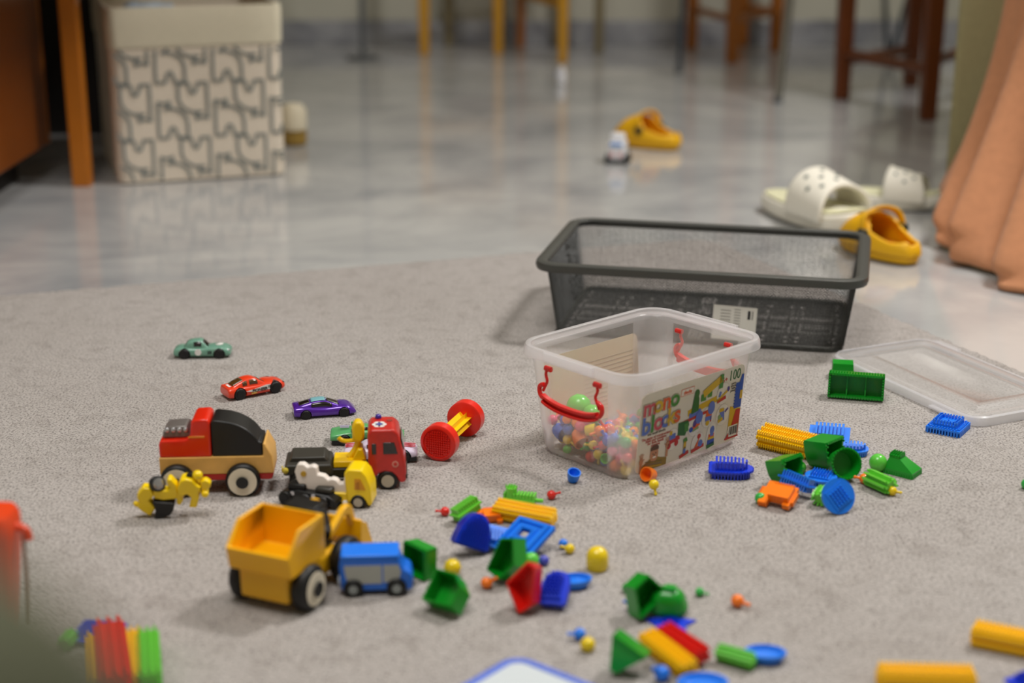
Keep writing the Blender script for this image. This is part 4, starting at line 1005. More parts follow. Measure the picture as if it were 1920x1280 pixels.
# ---------------------------------------------------------------- dark truck parts lying behind the loader
dk = empty('toy_trailer', 'black toy trailer chassis with silver studs lying behind the yellow dump loader', 'toy trailer')
mb = side_prism(MB(), [(-.034, .004), (-.036, .012), (-.014, .017), (.020, .015), (.030, .010), (.028, .003)], .022); mb.build('frame', M_blackp, dk, bevel=.0015)
MB().box(-.018, 0, .018, .020, .014, .008).build('motor_block', M_blackp, dk, bevel=.002); MB().box(.012, .002, .018, .018, .016, .006).build('motor_block', M_bed, dk, bevel=.002)
for x in (-.028, -.006, .014): 
    for s in (-1, 1): wheel(dk, x, s*.0125, .0075, .005, s, M_tyre2, M_hubd, .55)
for x, y in ((-.02, -.0112), (.004, -.0112)): MB().cyl((x, y, .0135), (x, y-.001, .0135), .0024, n=14).build('stud', M_chrome, dk)
fit(dk, 522, 893, 648, 960, (0, 0, R(-20)), 0, 'w')
# ---------------------------------------------------------------- wooden racer
M_wood = mat('beech_wood', (222, 172, 92), .45, noise=.10, nscale=60)
M_wred = plastic('bright_red_plastic', (226, 40, 14), .25)
M_wring = mat('ivory_ring', (228, 218, 196), .4)
M_gry = mat('grey_engine', (122, 116, 112), .35, metal=.3)
rc = empty('toy_car', 'wooden toy racer with red bonnet and cab, black sloping roof and big white-ringed wheels', 'toy car')
# the nose points to -x, scaled so that 1 unit of the photo zoom is about .000111 m
def zp(pts): return [((x-870)*.000112, (905-y)*.000112) for x, y in pts]
mb = side_prism(MB(), zp([(343, 690), (340, 520), (1318, 520), (1318, 395), (1335, 392), (1400, 520), (1408, 690)]), .044); mb.build('wooden_body', M_wood, rc, bevel=.0012, seg=3)
mb = side_prism(MB(), zp([(350, 690), (1408, 690), (1395, 745), (1370, 755), (390, 755), (352, 735)]), .0435); mb.build('underside', mat('dark_red_plastic', (176, 26, 18), .35), rc, bevel=.001)
mb = side_prism(MB(), zp([(344, 522), (342, 400), (356, 352), (590, 346), (640, 320), (655, 170), (690, 148), (800, 142), (832, 170), (832, 522)]), .041); mb.build('red_cab', M_wred, rc, bevel=.0032, seg=4)
mb = side_prism(MB(), zp([(370, 352), (385, 270), (430, 238), (600, 228), (640, 330), (600, 350)]), .026); mb.build('engine', M_gry, rc, bevel=.002, seg=3)
for k in range(4):
    for s in (-1, 1): q = zp([(420+k*58, 268)])[0]; MB().ball((q[0], s*.0125, q[1]), .0030, 12).build('exhaust_pipe', M_chrome, rc)
q = zp([(700, 318)])[0]; MB().box(q[0], -.0206, q[1], .017, .0006, .0022).build('side_flash', plastic('orange_flash', (240, 140, 40), .3), rc, bevel=.0003)
arc = [(838, 522), (838, 175), (870, 160)]+[(870+440*sin(R(a_)), 520-352*cos(R(a_))**1.0-4) for a_ in range(8, 69, 6)]+[(1310, 384), (1312, 522)]
mb = side_prism(MB(), zp(arc), .039); mb.build('roof', M_blackp, rc, bevel=.002, seg=3)
for x, y in ((505, 748), (1120, 748)):
    q = zp([(x, y)])[0]
    for s in (-1, 1): wheel(rc, q[0], s*.0250, .0183, .011, s, M_tyre2, M_wring, .83, z=.0183, ring=(M_blackp, .36))
fit(rc, 297, 768, 520, 927, (0, 0, R(3)), -.001, 'w')
# ---------------------------------------------------------------- yellow dump loader
M_yd = plastic('warm_yellow_plastic', (250, 186, 6), .35)
M_yw = plastic('yellow_loader_base', (236, 176, 14), .45)
dl = empty('toy_dump_loader', 'big yellow toy dump truck with an open tipper and white-ringed black wheels', 'toy truck')
# x forward, rear axle at 0
mb = side_prism(MB(), [(-.020, .010), (-.021, .0365), (.030, .0365), (.034, .030), (.066, .030), (.070, .024), (.070, .012)], .046); mb.build('chassis', M_yw, dl, bevel=.0025, seg=3)
def tip(mb, t):
    prof_o = [(-.024, .036), (-.028, .056), (-.010, .074), (.028, .074), (.030, .070), (.030, .036)]
    prof_i = [(-.021, .040), (-.0245, .056), (-.010, .074), (.026, .074), (.026, .070), (.026, .040)]
    wo, wi = .060, .054
    vs = []; n = 6
    for y, pr in ((-wo/2, prof_o), (-wi/2, prof_i), (wi/2, prof_i), (wo/2, prof_o)): vs += [(x, y, z) for x, z in pr]
    fs = [tuple(range(5, -1, -1)), tuple(3*n+k for k in range(6))]           # outer sides
    fs += [(n, n+1, n+2, n+3, n+4, n+5), (2*n+5, 2*n+4, 2*n+3, 2*n+2, 2*n+1, 2*n)]
    for a_, b_ in ((0, n), (2*n, 3*n)):                                      # top edges of the sides
        for k in (1, 2, 3): fs.append((a_+k, a_+k+1, b_+k+1, b_+k))
    fs += [(0, 1, 3*n+1, 3*n), (5, 0, 3*n, 3*n+5), (3, 4, 3*n+4, 3*n+3), (4, 5, 3*n+5, 3*n+4)]
    fs += [(n+1, n, 2*n, 2*n+1), (n, n+5, 2*n+5, 2*n), (n+5, n+4, 2*n+4, 2*n+5), (n+4, n+3, 2*n+3, 2*n+4)]
    fs += [(1, n+1, 2*n+1, 3*n+1), (3, n+3, 2*n+3, 3*n+3)]
    mb.add(vs, fs)
mb = MB(); tip(mb, 0); mb.build('tipper', M_yd, dl, bevel=.0012, seg=3)
mb = side_prism(MB(), [(.036, .030), (.036, .066), (.040, .069), (.056, .067), (.062, .046), (.064, .030)], .036); mb.build('cab', M_blackp, dl, bevel=.003, seg=3)
MB().box(.048, 0, .0695, .020, .030, .003).build('cab_roof', M_blackp, dl, bevel=.001)
for s in (-1, 1):
    mb = side_prism(MB(), [(.040, .040), (.041, .053), (.054, .053), (.058, .040)], .0006, s*.0182); mb.build('side_window', M_glass, dl)
for s in (-1, 1):
    mb = MB(); P_ = catmull([(.058, s*.016, .040), (.070, s*.016, .046), (.082, s*.016, .052), (.092, s*.016, .050), (.098, s*.016, .036)], 4)
    mb.loft([[(x-.002, y-.003, z-.0042), (x-.002, y+.003, z-.0042), (x+.002, y+.003, z+.0042), (x+.002, y-.003, z+.0042)] for x, y, z in P_]); mb.build('loader_arm', M_yd, dl, bevel=.001)
mb = MB()
bp_ = [(.096, .040), (.094, .022), (.100, .012), (.116, .010), (.116, .013), (.103, .016), (.098, .024), (.099, .040)]
side_prism(mb, bp_, .052); mb.build('loader_bucket', M_yd, dl, bevel=.0008)
for s in (-1, 1): mb = side_prism(MB(), [(.096, .040), (.094, .022), (.100, .012), (.116, .010), (.106, .034)], .002, s*.026); mb.build('bucket_cheek', M_yd, dl, bevel=.0005)
for x in (0, .062):
    for s in (-1, 1): wheel(dl, x, s*.0300, .0195, .013, s, M_tyre2, M_wring, .74, ring=(M_blackp, .34))
fit(dl, 422, 930, 700, 1145, (0, 0, YAW((576, 1143), (641, 1091))), -.001, 'w')
# ---------------------------------------------------------------- small blue van
M_vbl = plastic('bright_blue_plastic', (28, 112, 226), .35); M_vgr = mat('light_grey_print', (176, 178, 172), .5)
bv = empty('toy_van', 'small blue toy van with light grey side windows and black wheels', 'toy van')
mb = side_prism(MB(), [(-.033, .006), (-.035, .031), (-.033, .042), (.022, .040), (.027, .028), (.034, .024), (.036, .017), (.035, .006)], .030); mb.build('body', M_vbl, bv, bevel=.0025, seg=3)
MB().box(-.005, 0, .0415, .056, .031, .004).build('roof', plastic('roof_blue_plastic', (20, 124, 246), .3), bv, bevel=.0015, seg=3)
for s in (-1, 1):
    mb = side_prism(MB(), [(-.030, .033), (-.029, .024), (-.026, .014), (.006, .014), (.006, .033)], .0006, s*.0152); mb.build('side_window', M_vgr, bv)
    mb = side_prism(MB(), [(.0075, .033), (.0075, .015), (.022, .016), (.0245, .026), (.022, .033)], .0006, s*.0152); mb.build('side_window', M_vgr, bv)
MB().ball((-.0345, -.008, .014), .0045, 14, sc=(.5, 1, 1.4)).build('tail_lamp', mat('milky_lamp', (190, 200, 216), .3), bv)
for x in (-.0215, .0200):
    for s in (-1, 1): wheel(bv, x, s*.0145, .0095, .008, s, M_tyre2, mat('grey_hub', (150, 156, 156), .4), .45)
fit(bv, 633, 1015, 775, 1121, (0, 0, YAW((673, 1119), (748, 1118))+R(2)), -.001, 'w')
# ---------------------------------------------------------------- overturned yellow robot figure
M_ry = plastic('robot_yellow_plastic', (250, 214, 6), .28)
ro = empty('toy_robot', 'yellow toy robot figure with a black chest and a silver-hubbed wheel, tipped on its side', 'toy robot')
def zr(x, y): return ((x-870)*.0000585, (1090-y)*.0000585*1.04)
def blob(pts, w, nm, m=M_ry, y0=0, bev=.0018): return side_prism(MB(), [zr(*p) for p in pts], w, y0).build(nm, m, ro, bevel=bev, seg=3)
blob([(200, 560), (330, 410), (470, 430), (540, 590), (420, 700), (540, 870), (420, 1040), (270, 930), (180, 830), (240, 740), (200, 650)], .014, 'shoulder')
blob([(90, 770), (150, 740), (260, 790), (250, 880), (130, 840)], .006, 'arm', M_ry, -.002)
blob([(520, 560), (520, 480), (640, 480), (800, 490), (860, 440), (800, 330), (820, 240), (890, 240), (990, 380), (1000, 560), (960, 680), (700, 700), (540, 660)], .013, 'fender')
blob([(960, 560), (1080, 560), (1090, 720), (1030, 830), (960, 800)], .012, 'leg')
blob([(1000, 420), (1080, 260), (1190, 230), (1300, 260), (1400, 380), (1470, 420), (1400, 560), (1420, 640), (1350, 860), (1200, 850), (1260, 640), (1180, 560), (1090, 610), (1000, 560)], .018, 'torso')
blob([(1440, 330), (1560, 290), (1660, 370), (1640, 470), (1560, 500), (1600, 600), (1520, 670), (1450, 620), (1460, 480)], .010, 'arm')
q = zr(1400, 230); MB().ball((q[0], 0, q[1]), .0062, 18).build('head', M_ry, ro)
q = zr(1530, 580); MB().ball((q[0], -.006, q[1]), .0045, 14).build('hand', M_ry, ro)
blob([(500, 690), (560, 700), (920, 740), (900, 880), (820, 1010), (620, 1060), (500, 1080), (540, 900)], .022, 'chest', M_blackp, .001)
blob([(1180, 200), (1290, 160), (1320, 220), (1220, 260)], .006, 'antenna', M_blackp, 0, .0008)
q = zr(640, 370); Mw = Matrix.Translation((q[0]-.002, -.002, q[1])) @ Matrix.Rotation(R(35), 4, 'Z') @ Matrix.Rotation(R(-25), 4, 'X')
mb = MB(); mb.lathe([(.002, -.004), (.0082, -.004), (.0092, -.003), (.0092, .003), (.0082, .004), (.002, .004)], 24, Mw, axis='y'); wh = mb.build('wheel', M_tyre2, ro)
mb = MB(); mb.lathe([(.0004, -.0046), (.0030, -.0050), (.0068, -.0042), (.0068, -.0036), (.0004, -.0036)], 24, Mw, axis='y'); mb.build('hub', M_chrome, wh)
fit(ro, 248, 879, 397, 976, (R(8), 0, R(4)), -.0005, 'w')
# ---------------------------------------------------------------- red and yellow dumbbell
M_drd = plastic('round_red_plastic', (232, 34, 16), .3); M_dye = plastic('yellow_axle_plastic', (255, 204, 8), .35)
db = empty('toy_dumbbell', 'toy dumbbell of two red round wheels joined by a ribbed yellow axle', 'toy')
mb = MB(); mb.loft([[((.0058 if k % 2 == 0 else .0105)*cos(2*pi*k/16), y, (.0058 if k % 2 == 0 else .0105)*sin(2*pi*k/16)) for k in range(16)] for y in (-.036, .036)]); mb.build('axle', M_dye, db, smooth=False)
for s in (-1, 1):
    mb = MB(); T = Matrix.Translation((0, s*.040, 0))
    mb.lathe([(.0005, -.0075), (.0185, -.0075), (.0205, -.006), (.0205, .006), (.0185, .0075), (.0165, .0075), (.0160, .0060), (.0005, .0060)] if s > 0 else [(.0005, -.0060), (.0160, -.0060), (.0165, -.0075), (.0185, -.0075), (.0205, -.006), (.0205, .006), (.0185, .0075), (.0005, .0075)], 40, T, axis='y'); w_ = mb.build('wheel', M_drd, db, ang=50)
    mb = MB()
    for i in range(-5, 6):
        for j in range(-5, 6):
            x, z = i*.0026, j*.0026
            if x*x+z*z < .0150**2: mb.box(x, s*(.040+.0068), z, .0014, .002, .0014)
    mb.build('stud_field', M_drd, w_)
fit(db, 790, 746, 907, 866, (0, 0, YAW((823, 863), (873, 816))-pi/2), 0, 'a')
# ---------------------------------------------------------------- things cut by the frame at the left and below
M_orb = mat('deep_orange_plastic', (228, 66, 14), .4)
ob_ = empty('toy_bucket', 'orange upright plastic toy with a grey button, cut off by the left edge', 'toy')
p = G(-14, 1215); ob_.location = p
hz = AT(-14, 958, p.y).z
mb = MB(); mb.loft([[(x*s, y*s, z) for x, y in rrect(.060, .045, .012, 5)] for z, s in ((0, .62), (hz*.2, .74), (hz*.85, .98), (hz*.96, .97), (hz, .88))]); mb.build('body', M_orb, ob_, ang=50)
MB().cyl((.008, -.0222, hz*.86), (.008, -.0245, hz*.86), .006, n=20).build('button', M_gry, ob_)
MB().tube(catmull([(.026, 0, hz*.90), (.036, 0, hz*.87), (.038, 0, hz*.80)], 4), .0035, 8).build('spout', M_orb, ob_)
MB().tube(catmull([(.034, 0, hz*.84), (.034, 0, hz*.5), (.032, 0, hz*.2)], 5), .0016, 8).build('cord', mat('dull_pink_cord', (150, 110, 96), .6), ob_)
M_tray = mat('white_board', (206, 214, 218), .4); M_trim = plastic('periwinkle_trim', (96, 124, 222), .4)
pk = G(965, 1224, .012); e1 = (G(862, 1284, .012)-pk).normalized(); e2 = (G(1118, 1284, .012)-pk).normalized()
bd = empty('drawing_board', 'white drawing board with a rounded blue border at the bottom edge of the photo', 'drawing board')
an = (atan2(e1.y, e1.x)+pi/2 + atan2(e2.y, e2.x))/2+0
wbd, hbd = .20, .26
ctr = pk + e1*wbd/2 + e2*hbd/2
bd.location = (ctr.x, ctr.y, 0); bd.rotation_euler = (0, 0, atan2(e1.y, e1.x))
sgn = 1
mb = MB(); rr_rings(mb, [(0, 0), (.001, .003), (.001, .009), (-.001, .012), (-.006, .0125), (-.0075, .011)], wbd, hbd, .018, cap=(1, 0)); mb.build('frame', M_trim, bd)
mb = MB(); rr_rings(mb, [(-.0075, .0060), (-.0075, .0112), (-.012, .0112)], wbd, hbd, .018, cap=(1, 1)); mb.build('panel', M_tray, bd)
# ================================================================ bristle building blocks
C5 = {'green': (6, 148, 32), 'lime': (112, 212, 66), 'blue': (24, 124, 240), 'dblue': (20, 58, 214), 'yellow': (255, 205, 6), 'orange': (255, 128, 4), 'red': (226, 30, 20)}
B5 = {k: plastic('block_'+{'dblue': 'deep_blue', 'lime': 'light_green'}.get(k, k), v, .32) for k, v in C5.items()}
def pins(mb, poly, z, h, pitch=.0031, w=.0017, up=1, taper=.7):
    xs = [p[0] for p in poly]; ys = [p[1] for p in poly]; cx, cy = (min(xs)+max(xs))/2, (min(ys)+max(ys))/2
    nx, ny = int((max(xs)-min(xs))/pitch/2)+1, int((max(ys)-min(ys))/pitch/2)+1
    for i in range(-nx, nx+1):
        for j in range(-ny, ny+1):
            x, y = cx+i*pitch, cy+j*pitch
            if inside((x, y), poly):
                a, b = w/2, w/2*taper
                mb.loft([[(x-a, y-a, z), (x+a, y-a, z), (x+a, y+a, z), (x-a, y+a, z)], [(x-b, y-b, z+up*h), (x+b, y-b, z+up*h), (x+b, y+b, z+up*h), (x-b, y+b, z+up*h)]], cap=(0, 1))
def scl(poly, s, sy=None): return [(x*s, y*(sy or s)) for x, y in poly]
def teeth(mb, poly, z, h=.0016, pitch=.0029, w=.0016, out=.0006, t=.0014):
    n = len(poly)
    for i in range(n):
        a, b = Vector(poly[i]), Vector(poly[(i+1) % n]); d = b-a; L_ = d.length
        if L_ < pitch*.5: continue
        k = max(1, int(L_/pitch)); d.normalize(); nr = Vector((d.y, -d.x))
        for q in range(k):
            p = a + d*(L_*(q+.5)/k) + nr*out
            mb.box(p.x, p.y, z+h/2, w, t, h, rot=(0, 0, atan2(d.y, d.x)))
def circ_(r, n=28, sx=1, sy=1): return [(r*sx*cos(2*pi*k/n), r*sy*sin(2*pi*k/n)) for k in range(n)]
def rect_(w, d): return [(-w/2, -d/2), (w/2, -d/2), (w/2, d/2), (-w/2, d/2)]
def boat_(w, d, p=.45):      # square at one end, pointed arc at the other
    out = [(-w/2, -d/2), (w/2-w*p, -d/2)]
    for k in range(1, 8):
        t = k/8; out.append(((w/2-w*p)+w*p*sin(t*pi/2), -d/2*cos(t*pi/2)**.8))
    out.append((w/2, 0)); out += [(x, -y) for x, y in out[-2:0:-1]] + [(-w/2, d/2)]
    return out
def dshape(w, d, n=14):      # straight side on -y
    return [(w/2*cos(pi*k/n), -d/2+d*sin(pi*k/n)) for k in range(n+1)]
def k_plate(poly, inner, h=.0060, th=.0022, under=True, edge=False, pitch=.0031, win=.0017, ridge=False, isx=None):
    mb = MB(); mb.prism(poly, 0, th)
    ip = scl(inner, 1)
    if ridge:                # combs: thin upright ribs instead of single pins
        xs = [p[0] for p in ip]; ys = [p[1] for p in ip]; k = int((max(xs)-min(xs))/.0036)
        for i in range(k+1):
            x = min(xs)+(max(xs)-min(xs))*i/k
            for j in range(12):
                y = min(ys)+(max(ys)-min(ys))*(j+.5)/12
                if inside((x*.98, y), ip): mb.box(x, y, th+h/2, .0023, (max(ys)-min(ys))/12+.0001, h)
        mb.prism(scl(ip, .9), th, th+h*.3)
    else:
        mb.prism(ip, th, th+h*.3); pins(mb, scl(ip, .96), th+h*.3, h*.7, pitch, win)
    if under: mb.prism(scl(poly, .74), -h*.55, 0); teeth(mb, scl(poly, .82), -h*.85, h*.85, .0034, .0017, 0, .0034)
    if edge: teeth(mb, poly, 0, .0022, .0030)
    return mb
def k_cup(poly, depth, taper=.9, wall=.0022, tz=.0022, outer_t=True, floor_t=.002):
    """hollow piece: walls of the outline, closed at the back (z=0), open at z=depth, with a toothed rim"""
    mb = MB(); n = len(poly)
    rmin = min(sqrt(x*x+y*y) for x, y in poly)
    si = 1-wall/max(rmin, .004)
    o0, o1 = scl(poly, taper), poly; i1, i0 = scl(poly, si), scl(poly, taper*si)
    R3 = lambda p, z: [(x, y, z) for x, y in p]
    mb.loft([R3(o0, 0), R3(o1, depth), R3(i1, depth), R3(i0, floor_t)], cap=(1, 1))
    teeth(mb, scl(poly, (1+si)/2), depth-.0002, tz, .0031, .0017, 0, .0017)
    if outer_t:
        for zz in (depth-.0022,): teeth(mb, poly, zz, .0022, .0031, .0016, .0006, .0012)
    return mb
def k_bar(L_, W_, Hh, ribs=3, pitch=.0030):
    """long bar: core with lengthwise toothed ribs on top and on both sides"""
    mb = MB(); mb.box(0, 0, 0, L_, W_*.72, Hh*.62)
    for i in range(ribs):
        y = (i-(ribs-1)/2)*W_*.72/(ribs-1+.25)
        for s in (-1, 1): mb.box(0, y, s*Hh*.34, L_, W_*.13, Hh*.10)
        k = int(L_/pitch)
        for q in range(k):
            x = -L_/2+L_*(q+.5)/k
            for s in (-1, 1): mb.box(x, y, s*Hh*.44, L_/k*.5, W_*.14, Hh*.14)
    k = int(L_/pitch)
    for zz in (-.2, .2):
        for s in (-1, 1):
            mb.box(0, s*W_*.40, zz*Hh, L_, W_*.10, Hh*.13)
            for q in range(k): mb.box(-L_/2+L_*(q+.5)/k, s*W_*.47, zz*Hh, L_/k*.5, W_*.10, Hh*.15)
    for s in (-1, 1):
        for i in range(3):
            for j in range(3): mb.box(s*(L_/2+.0008), (i-1)*W_*.22, (j-1)*Hh*.2, .0018, W_*.09, Hh*.08)
    return mb
def k_star(L_, r, n=8, ri=.55, tl=.0028):
    mb = MB(); mb.cyl((-L_/2, 0, 0), (L_/2, 0, 0), r*ri, n=16)
    for k in range(n):
        a = 2*pi*k/n; M = Matrix.Rotation(a, 4, 'X')
        mb.box(0, 0, r*.72, L_*.94, r*.20, r*.55, M)
        for s in (-1, 1): mb.box(s*(L_/2+tl/2-.0004), 0, r*.74, tl, r*.18, r*.24, M)
    return mb
def k_frame(S, hole=.26):
    """square frame of stepped ridges around a square hole"""
    mb = MB()
    for a, b, h in ((S, S*.84, .0022), (S*.84, S*.66, .0062), (S*.66, S*.46, .0036), (S*.46, S*hole, .0058)):
        w = (a-b)/2
        for s in (-1, 1): mb.box(s*(a-w)/2, 0, h/2, w, a, h); mb.box(0, s*(a-w)/2, h/2, a-2*w, w, h)
    for r_ in (S*.75, S*.36): teeth(mb, rect_(r_, r_), .005, .0016, .0031, .0017, 0, .0020)
    teeth(mb, rect_(S*.98, S*.98), -.003, .0032, .0034, .0018, 0, .0018)
    return mb
def k_house(w=.040, d=.028, tw=.014, td=.016, h=.026, off=-.008, wall=.0075):
    """solid wedge house: toothed base, sloping body, bristled ridge on top"""
    mb = MB(); mb.prism(rect_(w, d), 0, wall)
    teeth(mb, rect_(w, d), .0, wall*.6, .0031, .0017, .0002, .0012)
    a = [(x*.96, y*.96, wall) for x, y in rect_(w, d)]; b = [(x+off, y, h-.005) for x, y in rect_(tw, td)]
    mb.loft([a, b]); mb.prism([(x+off, y) for x, y in rect_(tw, td)], h-.005, h-.0015); pins(mb, [(x+off, y) for x, y in rect_(tw*.96, td*.96)], h-.0015, .0026)
    teeth(mb, [(x+off, y) for x, y in rect_(tw, td)], h-.005, .0035, .0031, .0016, .0002, .001)
    return mb
def k_prism(w, d, h, top=.12):
    """roof piece: toothed rectangular base narrowing to an edge"""
    mb = MB(); mb.prism(rect_(w, d), 0, .005); teeth(mb, rect_(w, d), 0, .0045, .0031, .0017, .0003, .0014)
    mb.loft([[(x*.97, y*.97, .005) for x, y in rect_(w, d)], [(x*top, y*.9, h) for x, y in rect_(w, d)]])
    return mb
GRP = {}
def put(mb, colr, name, label, cat, box, rot=(0, 0, 0), z0=0, mode='w', bev=.00025, group=None):
    o = mb.build(name, B5[colr], ang=35) if colr in B5 else mb.build(name, MATS[colr], ang=50)
    tag(o, label, cat, group)
    x0, y0, x1, y1 = box; cx, cy = (x0+x1)/2, (y0+y1)/2; k = sizek
    return fit(o, x0, y0, x1, y1, tuple(R(a) for a in rot) if not isinstance(rot, Matrix) else rot, z0, mode)
sizek = 1
def E(*seq):
    """rotations applied in turn, each about a world axis: ('x', 30), ('z', 20)"""
    M = Matrix()
    for ax, a in seq: M = Matrix.Rotation(R(a), 4, ax.upper()) @ M
    return M
def ORI(zd, yd):
    z = Vector(zd).normalized(); y = Vector(yd); y = (y-z*y.dot(z)).normalized(); x = y.cross(z)
    return Matrix((x, y, z)).transposed().to_4x4()
BB = 'toy building block'
# ---- right cluster
put(k_bar(.074, .030, .024, 3), 'yellow', 'bristle_bar', 'long thick yellow ribbed bar touching the green half-round block, right of the plastic bin', BB, (1417, 793, 1541, 862), (12, 0, -37), 0)
put(k_plate(rect_(.040, .026), rect_(.026, .020), ridge=True), 'blue', 'bristle_block', 'bright blue ridged plate behind the green half-round block', BB, (1515, 793, 1595, 836), E(('x', 14), ('z', -14)), 0)
put(k_plate(boat_(.034, .022), boat_(.024, .014), ridge=True), 'blue', 'bristle_block', 'bright blue boat-shaped block behind the round green cup', BB, (1574, 824, 1629, 858), E(('x', 8), ('z', -12)), 0)
put(k_cup(dshape(.036, .030), .024, 1.0, outer_t=False), 'green', 'bristle_block', 'dark green half-round hollow block between yellow bar and round green cup', BB, (1511, 812, 1580, 880), ORI((.75, -.62, .12), (0, -.1, -1)), 0, 'h')
put(k_cup(circ_(.018), .020, .82, outer_t=False), 'green', 'bristle_block', 'round hollow green cup block, open side with inner teeth facing the camera', BB, (1555, 838, 1612, 899), E(('x', 68), ('z', 12)), 0, 'h')
put(k_plate(boat_(.046, .030), boat_(.032, .021), h=.0085, ridge=True, edge=True), 'dblue', 'bristle_block', 'deep blue boat-shaped block lying alone right of the plastic bin', BB, (1328, 855, 1414, 900), E(('z', -8)), 0)
put(k_cup(dshape(.034, .026), .020, .95, outer_t=True), 'green', 'bristle_block', 'green hollow block under the slanted bright blue comb', BB, (1440, 848, 1502, 910), ORI((.70, -.62, .25), (0, -.1, -1)), 0, 'h')
put(bead_mesh('plain', .0085, 20), 'bead_light_green', 'toy_ball', 'light green ball touching the slanted bright blue comb', 'ball', (1488, 862, 1512, 890), (0, 0, 0), 0)
put(k_plate(rect_(.044, .020), rect_(.036, .014), h=.008, ridge=True, edge=True), 'blue', 'bristle_block', 'bright blue two-sided comb plate slanting across the green hollow block', BB, (1458, 874, 1532, 930), E(('x', -14), ('z', -42), ('y', 8)), .004)
put(k_plate(circ_(.018, sy=.8), rect_(.023, .017), h=.0055), 'blue', 'bristle_block', 'bright blue round plate with square stud field, behind the upright blue disc', BB, (1509, 874, 1570, 914), E(('x', 6), ('z', -28)), .001)
put(k_star(.020, .011, 10), 'lime', 'star_block', 'light green star-shaped block tucked behind the upright blue disc', BB, (1520, 905, 1560, 952), E(('z', 60), ('x', 12)), 0)
put(k_plate(circ_(.021, 36), rect_(.026, .026), h=.0040, th=.003, under=False, pitch=.0042, win=.0022), 'blue', 'bristle_block', 'bright blue disc with small studs, tipped up on edge towards the camera', BB, (1543, 896, 1600, 964), E(('z', 30), ('x', 66), ('z', 18)), 0, 'h')
def k_cross():
    mb = MB(); mb.box(0, 0, .003, .040, .016, .006); mb.box(.004, 0, .009, .024, .020, .008)
    mb.box(-.012, 0, .004, .010, .034, .006); mb.box(.014, 0, .004, .008, .030, .006)
    for k in range(8): mb.box(-.006+k*.0030, .0100, .009, .0015, .0016, .010); mb.box(-.006+k*.0030, -.0100, .009, .0015, .0016, .010)
    for k in range(6): mb.box(-.0205, -.006+k*.0024, .004, .0016, .0014, .006)
    for s in (-1, 1):
        for k in range(4): mb.box(-.016+k*.0028, s*.0172, .004, .0015, .0016, .006)
    return mb
put(k_cross(), 'orange', 'bristle_block', 'orange cross-shaped block at the front left of the right block heap', BB, (1420, 896, 1499, 960), E(('x', 22), ('z', -32)), .001)
put(bead_mesh('ball', .006, 16), 'bead_green', 'toy_bead', 'small green bead touching the orange cross-shaped block', 'bead', (1418, 918, 1444, 948), E(('y', 60)), 0, 'a')
put(bead_mesh('ball', .006, 16), 'bead_orange', 'toy_bead', 'orange bead with its peg pointing to the round green cup', 'bead', (1600, 886, 1631, 908), E(('y', -80), ('z', 0)), 0)
put(k_star(.034, .010, 8), 'lime', 'star_block', 'light green star bar with pegs beside the yellow bead, right block heap', BB, (1628, 878, 1672, 928), E(('z', -58)), 0, 'h')
put(bead_mesh('ball', .006, 16), 'bead_yellow', 'toy_bead', 'yellow bead with a cone peg at the end of the light green star bar', 'bead', (1664, 909, 1692, 931), E(('y', 90), ('z', -30)), 0)
put(bead_mesh('plain', .010, 22), 'bead_light_green', 'toy_ball', 'larger light green ball leaning on the green house-shaped block', 'ball', (1629, 850, 1664, 884), (0, 0, 0), 0)
put(k_house(), 'green', 'bristle_block', 'green house-shaped block with sloping side and toothed foot', BB, (1654, 833, 1729, 908), E(('z', -38)), 0)
def k_sqfort():
    mb = k_plate(rect_(.040, .040), rect_(.001, .001), h=.006)
    mb.prism(rect_(.028, .028), .002, .006); 
    for r_ in (.027, .0205): teeth(mb, rect_(r_, r_), .006, .004, .0031, .0018, 0, .0018)
    teeth(mb, rect_(.038, .038), -.0052, .006, .0032, .0018, .0006, .0018)
    teeth(mb, rect_(.034, .034), .002, .002, .0032, .0018, .0006, .0026)
    return mb
put(k_sqfort(), 'blue', 'bristle_block', 'bright blue square stepped block lying alone in front of the clear lid', BB, (1735, 774, 1820, 820), E(('z', -33)), 0)
def k_rail():
    """long hollow channel with two inner dividers, open side forward"""
    mb = MB(); L_, Hh, D_ = .058, .026, .016
    mb.box(0, D_/2, Hh/2, L_, .002, Hh); mb.box(0, 0, .001, L_, D_, .002); mb.box(0, 0, Hh-.001, L_, D_, .002)
    for x in (-L_/2+.001, L_/2-.001): mb.box(x, 0, Hh/2, .002, D_, Hh)
    for x in (-L_/6, L_/6): mb.box(x, .004, Hh/2, .0012, D_*.5, Hh); mb.box(x, -.001, .005, .0012, .006, .008)
    k = 20
    for q in range(k):
        x = -L_/2+L_*(q+.5)/k
        for z in (.001, Hh-.001): mb.box(x, -D_/2-.0008, z, .0017, .0020, .0024)
    for q in range(9):
        z = Hh*(q+.5)/9
        for x in (-L_/2+.001, L_/2-.001): mb.box(x, -D_/2-.0008, z, .0024, .0020, .0016)
    for q in range(k):
        for j in range(3): mb.box(-L_/2+L_*(q+.5)/k, -D_/2+.003+j*.004, Hh+.0004, .0016, .0016, .0014)
    return mb
put(k_rail(), 'green', 'bristle_block', 'green rectangular hollow block with two inner dividers, left of the clear lid', BB, (1551, 689, 1660, 756), E(('x', -8), ('z', -14)), 0)
mb = k_prism(.026, .020, .018, .9); put(mb, 'green', 'bristle_block', 'smaller green block standing right behind the green divided block', BB, (1556, 673, 1603, 712), E(('z', -10)), 0, 'w')
put(bead_mesh('plain', .006, 14), 'bead_green', 'toy_bead', 'green bead cut off by the right edge of the photo', 'bead', (1914, 897, 1936, 918), (0, 0, 0), 0)
